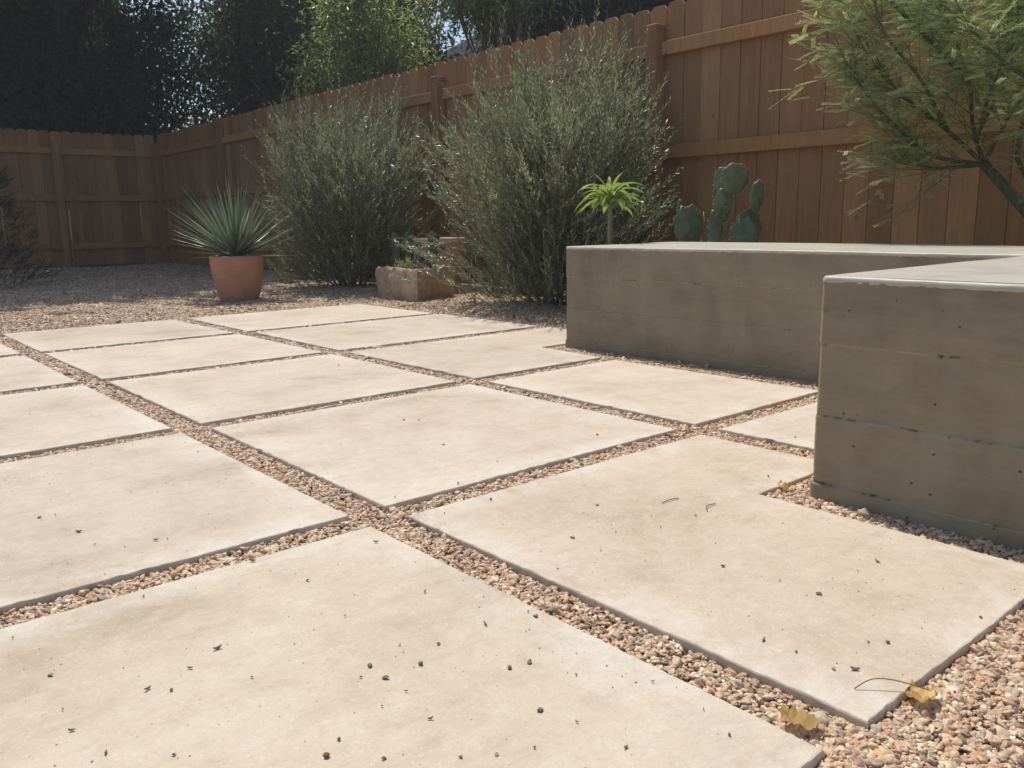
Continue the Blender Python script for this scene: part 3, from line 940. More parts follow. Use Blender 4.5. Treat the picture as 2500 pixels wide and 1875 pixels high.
def ribbed_column(mb, base, top, r, ribs=8):
    base = Vector(base); top = Vector(top)
    ax = (top - base); L = ax.length; ax.normalize()
    s = ax.cross(Vector((0, 1, .2))).normalized(); q = s.cross(ax)
    n = ribs * 4; b = len(mb.v); rows = 16
    for i in range(rows + 1):
        t = i / rows
        k = 1.0 if t < .82 else math.sqrt(max(0.0, 1 - ((t - .82) / .18) ** 2))
        k *= .8 + .2 * min(1, t * 3)
        for a in range(n):
            th = 2 * math.pi * a / n
            rr = max(.0008, r * k * (1 + .16 * math.cos(ribs * th)))
            mb.v.append(tuple(base + ax * (L * t) + (s * math.cos(th) + q * math.sin(th)) * rr))
    for i in range(rows):
        for a in range(n):
            a2 = (a + 1) % n
            mb.f.append((b + i * n + a, b + i * n + a2, b + (i + 1) * n + a2, b + (i + 1) * n + a))

def column_cactus():
    root = empty("column_cactus", (2.84, 4.24, .20), label="cluster of dark green columnar cacti at one end of the trough", cat="cactus")
    for b, t, r in (((2.84, 4.30, .19), (2.835, 4.315, .49), .027), ((2.86, 4.17, .19), (2.86, 4.165, .495), .024), ((2.80, 4.21, .19), (2.795, 4.215, .39), .023)):
        mb = MB(); ribbed_column(mb, b, t, r)
        mb.build("column", M["column"], root, True)
column_cactus()

def pad_mesh(name, w, h, th, mat_, seed, spines=True, wavy=.075):
    """prickly pear pad standing in the local xz plane, base at the origin"""
    bm = bmesh.new()
    bmesh.ops.create_uvsphere(bm, u_segments=28, v_segments=12, radius=1.0)
    rnd = random.Random(seed)
    ph = rnd.uniform(0, 6)
    for v in bm.verts:
        x, y, z = v.co                       # poles along z -> make y the thin axis
        x, y, z = x, z, y
        a = math.atan2(z, x); rr = math.hypot(x, z)
        wv = 1 + wavy * math.sin(9 * a + ph) * rr ** 4 + .5 * wavy * math.sin(17 * a + ph * 2) * rr ** 4
        egg = 1 - .28 * (1 - (z + 1) / 2) ** 1.4
        sx = x * w / 2 * wv * egg; sz = (z * wv + 1) * h / 2
        sy = y * th / 2 * (1 + .15 * math.sin(3 * a + ph)) + .12 * th * math.sin(2.2 * z + ph) * rr
        v.co = (sx, sy, sz)
    n0 = len(bm.faces)
    for f in bm.faces: f.smooth = True
    if spines:                                  # areoles with short spines, mostly on the rim
        for k in range(34):
            if k < 20:
                a = -0.9 + (2 * math.pi - 1.3) * k / 20 + rnd.uniform(-.08, .08) - .35
                e = 1.0; yy = 0.0
            else:
                a = rnd.uniform(0, 6.28); e = rnd.uniform(.2, .8); yy = (1 if rnd.random() < .5 else -1)
            x = math.cos(a) * e; z = math.sin(a) * e
            egg = 1 - .28 * (1 - (z + 1) / 2) ** 1.4
            p = Vector((x * w / 2 * egg, yy * th / 2 * math.sqrt(max(0, 1 - e * e)), (z + 1) * h / 2))
            d = Vector((x * (1 if yy == 0 else .3), yy, z * (1 if yy == 0 else .3))).normalized()
            for q in range(2):
                dd = (d + Vector((rnd.uniform(-.5, .5), rnd.uniform(-.5, .5), rnd.uniform(-.5, .5)))).normalized()
                s = dd.cross(Vector((.3, .8, .5))).normalized() * .0012
                L = rnd.uniform(.006, .012)
                t2 = dd.cross(s).normalized() * .0012
                vs4 = [bm.verts.new(p + s), bm.verts.new(p - s * .5 + t2), bm.verts.new(p - s * .5 - t2), bm.verts.new(p + dd * L)]
                for tri in ((0, 1, 3), (1, 2, 3), (2, 0, 3)):
                    f = bm.faces.new([vs4[i] for i in tri]); f.material_index = 1
    me = bpy.data.meshes.new(name); bm.to_mesh(me); bm.free()
    me.materials.append(mat_); me.materials.append(M["spine"])
    return me

VIEW = math.atan2(fwd.y, fwd.x) - math.pi / 2
def prickly_pear():
    root = empty("prickly_pear", (2.95, 1.40, -0.005), label="blue-green prickly pear cactus with big pads standing behind the bench", cat="cactus")
    # (v, z of pad base, u offset, width, height, lean, yaw)
    pads = [(1.42, -0.02, 0, .15, .24, 0, .2), (1.53, .16, .03, .17, .26, -.15, -.2), (1.30, .16, -.03, .17, .24, .15, .3), (1.42, .18, .0, .12, .24, 0, .1),
            (1.56, .385, .0, .158, .235, -.03, .15), (1.416, .37, .03, .078, .23, .0, -.35), (1.232, .365, .03, .178, .23, .04, .45), (1.198, .36, -.05, .125, .195, .10, -.15),
            (1.362, .525, .01, .095, .180, .06, .10), (1.405, .595, .035, .058, .120, -.08, .5), (1.378, .66, .03, .086, .155, .02, -.3),
            (1.305, .672, .00, .145, .158, .26, .15), (1.165, .575, .02, .080, .160, .03, .35), (1.648, .565, .02, .038, .092, -.05, .6)]
    for i, (v, z, du, w_, h_, lean, yaw) in enumerate(pads):
        o = link("pad", pad_mesh("pad", w_ * 1.14, h_ * 1.03, max(.018, w_ * .17), M["pear"], 40 + i), None, root, (du, v - 1.40, z + .005))
        o.rotation_euler = (random.uniform(-.12, .12), lean, VIEW + yaw)
    for (v, z, du) in ((1.450, .535, -.01), (1.195, .515, -.06)):
        mb = MB(); mb.tube([(2.95 + du, v, z), (2.95 + du, v + .008, z + .03), (2.95 + du, v + .012, z + .055)], [.0045, .005, .002], 8, True, .6)
        mb.build("bud", M["bud"], root, True)
prickly_pear()

def small_pear():
    root = empty("small_prickly_pear", (2.85, 3.86, .20), label="small dark prickly pear with round pads in the trough", cat="cactus")
    for i, (v, z, w_, h_, lean, yaw, du) in enumerate(((3.88, .19, .06, .13, .05, .2, 0), (3.97, .26, .055, .075, -.35, .1, -.01), (3.99, .335, .058, .085, -.2, -.2, .0), (3.885, .30, .075, .10, .0, .2, .02),
                                                     (3.885, .39, .068, .10, .05, -.1, .03), (3.80, .36, .066, .115, .12, .3, .0), (3.74, .34, .050, .08, .35, -.2, .01), (3.79, .27, .062, .09, .3, .1, -.02), (3.92, .25, .05, .07, -.1, .4, -.04))):
        o = link("pad", pad_mesh("pad", w_, h_, .018, M["pear2"], 80 + i, True, .02), None, root, (du, v - 3.86, z - .20))
        o.rotation_euler = (random.uniform(-.1, .1), lean, VIEW + yaw)
small_pear()

def sprout():
    rnd = np.random.default_rng(31)
    c = np.array([2.74, 4.02, .215])
    root = empty("pale_sprout_plant", tuple(c), label="small pale green leafy plant spilling at the front of the trough", cat="plant")
    n = 46
    D = np.stack([rnd.normal(-.15, .4, n), rnd.normal(0, .6, n), rnd.uniform(.15, 1, n)], 1)
    A = np.tile(c, (n, 1)) + rnd.normal(0, .012, (n, 3)) * [1, 2.2, .2]
    P, dr, nr, ll, cur = shoots(A, D, rnd.uniform(.05, .115, n), 8, .017, .01, .9, .1, None, rnd)
    V, F = twigs(*cur, np.full(n, .001), 3)
    link("stem", np_mesh("stem", V - c, F), M["green_bark"], root)
    V, F, va = leaves(P - c, dr, nr, ll, ll * .62, rnd.random(len(ll)), .12)
    link("foliage", np_mesh("foliage", V, F, False, va), M["sprout_leaf"], root)
sprout()

# ------------------------------------------------------------------ lime-leaved stem plant behind the bench
def arch_leaf(L, w, arch, mat_, seed):
    V = []; F = []; n = 9
    rnd = random.Random(seed)
    for i in range(n + 1):
        t = i / n
        ww = w / 2 * (math.sin(math.pi * min(1, .10 + t * .90)) ** .75 if t < 1 else .02)
        x = L * (t - .12 * arch * t ** 3)
        z = L * (arch * .75 * t - arch * 1.15 * t ** 2.2)
        V += [(x, -ww, z + ww * .25), (x, 0, z), (x, ww, z + ww * .25)]
    for i in range(n):
        a = i * 3
        F += [(a, a + 1, a + 4, a + 3), (a + 1, a + 2, a + 5, a + 4)]
    me = bpy.data.meshes.new("leaf"); me.from_pydata(V, [], F); me.update()
    me.polygons.foreach_set("use_smooth", [True] * len(F))
    a = me.attributes.new("var", 'FLOAT', 'POINT'); a.data.foreach_set("value", [rnd.random()] * len(V))
    me.materials.append(mat_)
    return me

def stem_plant():
    root = empty("spiny_stem_plant", (2.315, 1.555, -0.01), label="slender spiny stem topped by a rosette of lime-green arching leaves", cat="plant")
    mb = MB()
    zs = np.linspace(-.02, .70, 26)
    mb.tube([(2.315 + .004 * math.sin(z * 9), 1.555 + .005 * math.sin(z * 7 + 1), z) for z in zs], [.0135 - .004 * (z / .72) for z in zs], 10, True, .12)
    st = mb.build("stem", M["palm_bark"], root, True)
    sp = MB(); rnd = random.Random(12)
    for k in range(420):
        z = rnd.uniform(.0, .62); a = rnd.uniform(0, 6.28); r = .0135 - .004 * (z / .72)
        p = Vector((2.315 + .004 * math.sin(z * 9) + r * math.cos(a), 1.555 + .005 * math.sin(z * 7 + 1) + r * math.sin(a), z))
        d = Vector((math.cos(a), math.sin(a), rnd.uniform(-.2, .6))) * rnd.uniform(.006, .011)
        s = Vector((-math.sin(a), math.cos(a), 0)) * .0009
        sp.poly([p + s, p - s, p + d]); sp.poly([p + Vector((0, 0, .0009)), p - Vector((0, 0, .0009)), p + d])
    sp.build("spine", M["spine"], st)
    ms = [arch_leaf(L, w_, a, M["lime_leaf"], 7 + i) for i, (L, w_, a) in enumerate(((.195, .038, .58), (.18, .035, .48), (.19, .036, .72), (.125, .026, .25)))]
    n = 38
    for i in range(n):
        f = i / n
        az = i * 2.39996
        o = link("leaf", ms[3] if f > .86 else ms[rnd.randrange(3)], None, root, (.010 * math.cos(az), .010 * math.sin(az), .625 + .075 * f))
        el = (-.05 + .70 * f) if f < .9 else 1.2
        o.rotation_euler = (rnd.uniform(-.25, .25), -el * .85, az)
        s = rnd.uniform(.82, 1.08); o.scale = (s, s, s)
stem_plant()

# ------------------------------------------------------------------ feathery tree on the right
def feathery_tree():
    rnd = np.random.default_rng(77)
    U0 = 3.0
    base = (U0, -.62, -0.01)
    root = empty("feathery_tree", base, label="young leaning tree with thin green trunk and fine feathery yellow-green foliage", cat="tree")
    tr = MB()
    tk = [(U0, -.64, -.05), (U0 + .01, -.44, .17), (U0, -.25, .38), (U0, -.08, .557), (U0, .104, .757)]
    tr.tube(tk, [.034, .030, .027, .0235, .019], 9, True, .08)
    tr.tube([(U0 + .05, -.25, .38), (U0 + .07, -.08, .60), (U0 + .05, .00, .78), (U0 + .03, -.02, 1.0)], [.013, .011, .010, .007], 7)
    ftr = tr.build("trunk", M["green_bark"], root, True)
    limbs = [
        [(U0, .104, .757), (U0 - .05, .24, .90), (U0 - .12, .40, 1.05), (U0 - .15, .56, 1.24), (U0 - .12, .70, 1.48)],
        [(U0, .104, .757), (U0 + .02, .17, .92), (U0 + .0, .19, 1.10), (U0 - .03, .30, 1.38), (U0 - .05, .44, 1.72), (U0, .5, 2.0)],
        [(U0, .104, .757), (U0 - .08, .28, .80), (U0 - .16, .40, .92), (U0 - .2, .52, 1.06), (U0 - .22, .62, 1.22)],
        [(U0, .15, .86), (U0 + .12, .10, 1.10), (U0 + .18, .05, 1.40), (U0 + .2, .05, 1.75), (U0 + .2, .1, 2.1)],
        [(U0 + .03, -.02, 1.0), (U0 - .02, -.10, 1.25), (U0 - .08, -.16, 1.5), (U0 - .1, -.2, 1.9), (U0 - .1, -.25, 2.3)],
        [(U0 + .03, -.02, 1.0), (U0 + .12, -.22, 1.15), (U0 + .2, -.42, 1.35), (U0 + .2, -.62, 1.7)],
        [(U0 - .02, .19, 1.10), (U0 - .15, .34, 1.30), (U0 - .25, .52, 1.52), (U0 - .25, .70, 1.80), (U0 - .2, .8, 2.05)],
        [(U0, .104, .757), (U0 - .1, .20, .745), (U0 - .15, .28, .75), (U0 - .18, .36, .79)],
        [(U0 - .05, .24, .90), (U0 - .2, .30, 1.1), (U0 - .3, .42, 1.3), (U0 - .32, .5, 1.6)],
        [(U0, -.08, .557), (U0 - .12, -.12, .78), (U0 - .2, -.14, 1.02), (U0 - .25, -.12, 1.3), (U0 - .25, -.1, 1.6)],
        [(U0 - .2, -.14, 1.02), (U0 - .26, -.3, 1.1), (U0 - .3, -.5, 1.3), (U0 - .3, -.7, 1.5)],
        [(U0, .104, .757), (U0 + .08, .05, .95), (U0 + .1, -.06, 1.12), (U0 + .1, -.2, 1.28)],
        [(U0 + .0, .19, 1.10), (U0 + .14, .28, 1.16), (U0 + .2, .38, 1.26), (U0 + .22, .48, 1.40)],
        [(U0 + .07, -.08, .60), (U0 - .02, -.22, .82), (U0 - .05, -.38, 1.0), (U0 - .05, -.5, 1.25)],
        [(U0 - .2, -.14, 1.02), (U0 - .24, -.02, 1.12), (U0 - .26, .10, 1.26), (U0 - .26, .2, 1.45)],
        [(U0 + .1, -.06, 1.12), (U0 + .16, -.02, 1.3), (U0 + .2, .0, 1.5), (U0 + .2, -.05, 1.8)],
        [(U0 - .05, -.38, 1.0), (U0 - .1, -.3, 1.2), (U0 - .12, -.25, 1.45), (U0 - .1, -.3, 1.7)],
        [(U0 + .0, .14, .84), (U0 - .06, .10, .96), (U0 - .1, .04, 1.10), (U0 - .12, -.02, 1.25)],
        [(U0 - .03, .30, 1.38), (U0 + .1, .48, 1.52), (U0 + .15, .66, 1.68), (U0 + .15, .86, 1.9)],
    ]
    lb = MB(); pts = []
    for L in limbs:
        # smooth the polyline
        q = [Vector(p) for p in L]; out = []
        for i in range(len(q) - 1):
            p0 = q[max(i - 1, 0)]; p1 = q[i]; p2 = q[i + 1]; p3 = q[min(i + 2, len(q) - 1)]
            for t in (0, .25, .5, .75):
                out.append(.5 * ((2 * p1) + (p2 - p0) * t + (2 * p0 - 5 * p1 + 4 * p2 - p3) * t * t + (3 * p1 - p0 - 3 * p2 + p3) * t ** 3))
        out.append(q[-1])
        lb.tube(out, list(np.linspace(.0095, .0022, len(out))), 6)
        for i in range(len(out)):
            pts.append((np.array(out[i]), np.array((out[min(i + 1, len(out) - 1)] - out[max(i - 1, 0)]).normalized()), i / len(out)))
    lb.build("limb", M["green_bark"], ftr, True)
    # secondary twigs
    A = []; D = []; L = []
    for (p, tn, f) in pts:
        for k in range(3 if f > .2 else 1):
            if f < .07: continue
            d = tn * .8 + rnd.normal(0, .55, 3) + np.array([-.05, .30, .28])
            A.append(p); D.append(d); L.append(rnd.uniform(.16, .36))
    A = np.array(A); D = unit(np.array(D)); L = np.array(L)
    bad = (A + D * L[:, None])[:, 0] > FU - .1
    D[bad, 0] *= -1
    B = A + D * L[:, None] * .5; C = A + D * L[:, None] + np.array([0, 0, .03])
    V, F = twigs(A, B, C, np.full(len(A), .0026), 5)
    ftw = link("twig", np_mesh("twig", V - np.array(base), F, True), M["twig_bark"], root)
    # feathery sprays on the twigs, mostly held sideways
    SA = []; SD = []; SL = []
    for a, b_, c in zip(A, B, C):
        for k in range(8):
            t = rnd.uniform(.1, 1)
            p = a * (1 - t) ** 2 + b_ * 2 * t * (1 - t) + c * t * t
            tn = unit(c - a)
            d = tn * .30 + np.array([rnd.normal(0, .55), rnd.choice([1, 1, -.8]) * rnd.uniform(.6, 1.1), rnd.normal(.0, .26)])
            SA.append(p); SD.append(d); SL.append(rnd.uniform(.07, .15))
    SA = np.array(SA); SD = unit(np.array(SD)); SL = np.array(SL)
    ok = (SA + SD * SL[:, None])[:, 0] < FU - .08
    SA, SD, SL = SA[ok], SD[ok], SL[ok]
    m_ = len(SA); n = 15
    SB = SA + SD * SL[:, None] * .5; SC_ = SA + SD * SL[:, None] - np.array([0, 0, 1]) * (SL * .06)[:, None]
    V, F = twigs(SA, SB, SC_, np.full(m_, .0008), 2)
    link("rachis", np_mesh("rachis", V - np.array(base), F), M["twig_bark"], ftw)
    t = np.linspace(.12, 1, n)[None, :, None]
    P = SA[:, None] * (1 - t) ** 2 + SB[:, None] * 2 * t * (1 - t) + SC_[:, None] * t ** 2
    nrm = unit(np.cross(np.cross(SD, [0, 0, 1.0]), SD) + rnd.normal(0, .35, SD.shape))[:, None]
    sd = np.cross(np.broadcast_to(SD[:, None], P.shape), np.broadcast_to(nrm, P.shape))
    LP = []; LD = []; LN = []
    for sg in (-1, 1):
        LP.append(P); LD.append(sd * sg + SD[:, None] * .75); LN.append(np.broadcast_to(nrm, P.shape))
    LP = np.concatenate([x.reshape(-1, 3) for x in LP]); LD = np.concatenate([x.reshape(-1, 3) for x in LD]); LN = np.concatenate([x.reshape(-1, 3) for x in LN])
    ll = rnd.uniform(.010, .0155, len(LP))
    var = np.tile(np.repeat(np.clip(rnd.normal(.5, .25, m_), 0, 1), n), 2)
    V, F, va = leaves(LP - np.array(base), LD, LN, ll, ll * .27, var, .1)
    link("foliage", np_mesh("foliage", V, F, False, va), M["feather_leaf"], root)
feathery_tree()

# ------------------------------------------------------------------ big trees beyond the fences
def tree(name, base, crown, rad, nclump, per, leaf, seed, label, lm, trunk_r=.14, group=None, spread=.30, vis_z=4.6, aspect=.42, shell=.55, cat="tree", droop=.1):
    rnd = np.random.default_rng(seed)
    b = np.array(base); c = np.array(crown); rad = np.array(rad)
    root = empty(name, base, label=label, cat=cat, group=group)
    cl = []
    while len(cl) < nclump:
        v = rnd.normal(size=3); v /= np.linalg.norm(v)
        r = rnd.uniform(shell ** 3, 1) ** (1 / 3)
        lump = 1 + .22 * math.sin(3 * v[0] + seed) * math.sin(4 * v[2] + 2 * seed) + .15 * math.sin(6 * v[1] + 5 * v[2] + seed)
        p = c + v * rad * r * lump
        if p[2] < 1.35: p[2] = 1.35 + rnd.uniform(0, .7)
        cl.append(p)
    cl = np.array(cl)
    mb = MB()
    top = c + np.array([0, 0, rad[2] * .35])
    mid = b * .5 + np.array([c[0], c[1], c[2]]) * .5
    mid[0] = b[0] * .7 + c[0] * .3; mid[1] = b[1] * .7 + c[1] * .3
    cur = [b * (1 - t) ** 2 + mid * 2 * t * (1 - t) + top * t * t for t in np.linspace(0, 1, 9)]
    cur[0] = cur[0] - np.array([0, 0, .1])
    mb.tube(cur, list(np.linspace(trunk_r, trunk_r * .25, 9)), 9, True, .1)
    trk = mb.build("trunk", M["bark"], root, True)
    lb = MB()
    for k in rnd.choice(nclump, min(nclump, 46), replace=False):
        p = cl[k]; t0 = rnd.uniform(.3, .85)
        s = cur[int(t0 * 8)]
        m1 = s * .5 + p * .5 + np.array([0, 0, rnd.uniform(-.1, .4)])
        lb.tube([s * (1 - t) ** 2 + m1 * 2 * t * (1 - t) + p * t * t for t in np.linspace(0, 1, 6)], list(np.linspace(trunk_r * .32, .008, 6)), 5)
    lb.build("limb", M["bark"], trk, True)
    P = np.repeat(cl, per, 0) + rnd.normal(0, spread, (nclump * per, 3)) * [1, 1, .75]
    P[:, 2] = np.maximum(P[:, 2], 1.2)
    D = rnd.normal(size=P.shape) + (P - c) / rad * .5 - np.array([0, 0, .35])
    Nn = rnd.normal(0, .55, P.shape) + np.array([0, 0, 1])
    big = np.where(P[:, 2] > vis_z, 1.9, 1.0)                 # larger sprays high up, out of the picture
    keep = (P[:, 2] < vis_z) | (rnd.random(len(P)) < .45)
    P, D, Nn, big = P[keep], D[keep], Nn[keep], big[keep]
    ll = leaf * rnd.uniform(.65, 1.3, len(P)) * big
    cv = np.repeat(rnd.normal(0, .16, nclump), per)[keep]
    V, F, va = leaves(P - b, D, Nn, ll, ll * aspect, np.clip(rnd.normal(.45, .2, len(P)) + cv, 0, 1), .2, droop)
    link("crown", np_mesh("crown", V, F, False, va), lm, root)
    return root

TG = "trees beyond the fences"
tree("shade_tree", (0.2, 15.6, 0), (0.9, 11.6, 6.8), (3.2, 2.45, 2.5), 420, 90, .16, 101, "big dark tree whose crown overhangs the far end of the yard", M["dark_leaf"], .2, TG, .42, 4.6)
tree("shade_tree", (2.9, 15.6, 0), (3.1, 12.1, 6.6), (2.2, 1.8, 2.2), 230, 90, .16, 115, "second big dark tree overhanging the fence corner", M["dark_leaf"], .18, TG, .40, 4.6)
tree("edge_tree", (-1.6, 9.4, 0), (-0.75, 9.2, 4.5), (1.75, 1.7, 1.9), 190, 95, .12, 116, "dark leafy tree whose foliage hangs in at the top left corner", M["dark_leaf"], .13, TG, .26, 5.5, shell=.2, droop=.3)  # added to block sky light on the far fence; only its crown edge shows
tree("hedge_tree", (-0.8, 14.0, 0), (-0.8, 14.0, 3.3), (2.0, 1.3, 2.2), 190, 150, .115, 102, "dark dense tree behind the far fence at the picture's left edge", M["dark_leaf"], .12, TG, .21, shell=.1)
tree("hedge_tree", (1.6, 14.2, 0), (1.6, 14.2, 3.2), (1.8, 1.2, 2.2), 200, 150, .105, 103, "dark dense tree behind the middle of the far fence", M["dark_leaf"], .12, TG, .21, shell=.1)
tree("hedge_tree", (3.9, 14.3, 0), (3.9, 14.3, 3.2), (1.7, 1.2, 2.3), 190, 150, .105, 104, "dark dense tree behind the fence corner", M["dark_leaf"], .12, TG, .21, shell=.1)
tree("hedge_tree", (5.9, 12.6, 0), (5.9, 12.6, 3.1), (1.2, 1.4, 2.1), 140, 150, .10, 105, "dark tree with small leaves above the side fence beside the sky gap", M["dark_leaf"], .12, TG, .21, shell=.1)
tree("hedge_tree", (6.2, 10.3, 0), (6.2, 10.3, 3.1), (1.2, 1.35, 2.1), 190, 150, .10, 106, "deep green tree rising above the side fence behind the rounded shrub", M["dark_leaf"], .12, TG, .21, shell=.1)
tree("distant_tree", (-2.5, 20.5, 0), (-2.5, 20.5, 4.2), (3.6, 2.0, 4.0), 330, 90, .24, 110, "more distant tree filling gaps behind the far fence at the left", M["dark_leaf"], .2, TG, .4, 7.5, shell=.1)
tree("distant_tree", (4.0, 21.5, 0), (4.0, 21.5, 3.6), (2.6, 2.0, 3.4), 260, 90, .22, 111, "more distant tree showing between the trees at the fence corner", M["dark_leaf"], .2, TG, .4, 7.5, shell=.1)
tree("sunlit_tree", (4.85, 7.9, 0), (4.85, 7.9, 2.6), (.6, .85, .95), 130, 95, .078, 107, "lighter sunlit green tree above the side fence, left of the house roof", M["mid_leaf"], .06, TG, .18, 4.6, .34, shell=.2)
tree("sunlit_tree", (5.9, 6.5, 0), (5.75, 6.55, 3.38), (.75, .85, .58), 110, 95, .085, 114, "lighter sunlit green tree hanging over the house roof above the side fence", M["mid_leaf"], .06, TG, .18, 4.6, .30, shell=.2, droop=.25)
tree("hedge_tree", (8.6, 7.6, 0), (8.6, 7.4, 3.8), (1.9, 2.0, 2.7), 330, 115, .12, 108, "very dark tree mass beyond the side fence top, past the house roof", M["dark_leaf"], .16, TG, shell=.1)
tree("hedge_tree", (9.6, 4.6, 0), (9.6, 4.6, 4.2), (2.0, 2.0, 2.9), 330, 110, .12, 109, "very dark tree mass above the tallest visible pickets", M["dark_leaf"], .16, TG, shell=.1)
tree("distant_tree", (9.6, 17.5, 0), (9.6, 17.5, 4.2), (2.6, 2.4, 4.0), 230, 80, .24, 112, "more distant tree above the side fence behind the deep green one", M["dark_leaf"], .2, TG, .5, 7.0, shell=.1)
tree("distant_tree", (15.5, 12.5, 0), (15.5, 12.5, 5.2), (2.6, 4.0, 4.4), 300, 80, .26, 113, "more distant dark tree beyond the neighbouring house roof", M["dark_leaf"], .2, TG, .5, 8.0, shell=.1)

# conifer-like shrub at the left edge
def conifer():
    rnd = np.random.default_rng(55)
    b = np.array([0.68, 8.1, 0.0])
    root = empty("conifer_shrub", tuple(b), label="dark brownish conical shrub in the shade at the left edge", cat="shrub")
    mb = MB(); mb.tube([b + [0, 0, -.03], b + [.01, 0, .6], b + [0, .02, 1.25]], [.05, .035, .01], 8)
    mb.build("stem", M["bark"], root, True)
    n = 900
    z = rnd.uniform(.04, 1.0, n) ** 1.1 * 1.35
    r = .50 * (1 - (z / 1.42) ** 1.3) * rnd.uniform(.45, 1, n) * (1 + .15 * np.sin(z * 14))
    a = rnd.uniform(0, 6.28, n)
    A = b + np.stack([r * np.cos(a), r * np.sin(a), z], 1)
    D = np.stack([np.cos(a), np.sin(a), rnd.uniform(-.1, .9, n)], 1) + rnd.normal(0, .25, (n, 3))
    P, dr, nr, ll, cur = shoots(A, D, rnd.uniform(.08, .18, n), 16, .026, .01, .7, .15, None, rnd)
    V, F = twigs(*cur, np.full(n, .002), 3)
    link("twig", np_mesh("twig", V - b, F), M["bark"], root)
    V, F, va = leaves(P - b, dr, nr, ll, ll * .35, np.clip(rnd.normal(.4, .25, len(ll)), 0, 1))
    link("foliage", np_mesh("foliage", V, F, False, va), M["conifer_leaf"], root)
conifer()

# ------------------------------------------------------------------ neighbour's house
def house():
    root = empty("neighbour_house", (9.2, 9.6, 0), label="pale house with grey roof and white fascia glimpsed above the side fence", cat="house")
    x0, x1 = 9.2, 15.0
    y1, y0 = 12.75, 5.6                     # eave at y1, ridge beyond
    ze, zr = 3.52, 3.52 + (12.75 - 9.1) * .17
    ym = 9.1
    w_ = MB()
    w_.poly([(x0 + .3, y1 - .4, 0), (x0 + .3, y0 + .4, 0), (x0 + .3, y0 + .4, 3.3), (x0 + .3, ym, zr - .2), (x0 + .3, y1 - .4, 3.3)])
    w_.poly([(x0 + .3, y1 - .4, 0), (x0 + .3, y1 - .4, 3.3), (x1 - .3, y1 - .4, 3.3), (x1 - .3, y1 - .4, 0)])
    w_.poly([(x0 + .3, y0 + .4, 0), (x1 - .3, y0 + .4, 0), (x1 - .3, y0 + .4, 3.3), (x0 + .3, y0 + .4, 3.3)])
    w_.build("wall", M["house_wall"], root)
    r_ = MB()
    for (ya, yb) in ((y1, ym), (y0, ym)):
        th = .10
        r_.v += [(x0, ya, ze), (x1, ya, ze), (x1, yb, zr), (x0, yb, zr), (x0, ya, ze + th), (x1, ya, ze + th), (x1, yb, zr + th), (x0, yb, zr + th)]
        b = len(r_.v) - 8
        r_.f += [tuple(b + i for i in q) for q in ((3, 2, 1, 0), (4, 5, 6, 7), (0, 1, 5, 4), (1, 2, 6, 5), (2, 3, 7, 6), (3, 0, 4, 7))]
    r_.build("roof", M["roofing"], root)
    for (ya, yb) in ((y1, ym), (y0, ym)):
        f = MB()
        f.v += [(x0 - .03, ya, ze - .16), (x0 - .004, ya, ze - .16), (x0 - .004, yb, zr - .16), (x0 - .03, yb, zr - .16), (x0 - .03, ya, ze + .07), (x0 - .004, ya, ze + .07), (x0 - .004, yb, zr + .07), (x0 - .03, yb, zr + .07)]
        f.f += [(3, 2, 1, 0), (4, 5, 6, 7), (0, 1, 5, 4), (1, 2, 6, 5), (2, 3, 7, 6), (3, 0, 4, 7)]
        f.build("fascia", M["fascia"], root)
house()

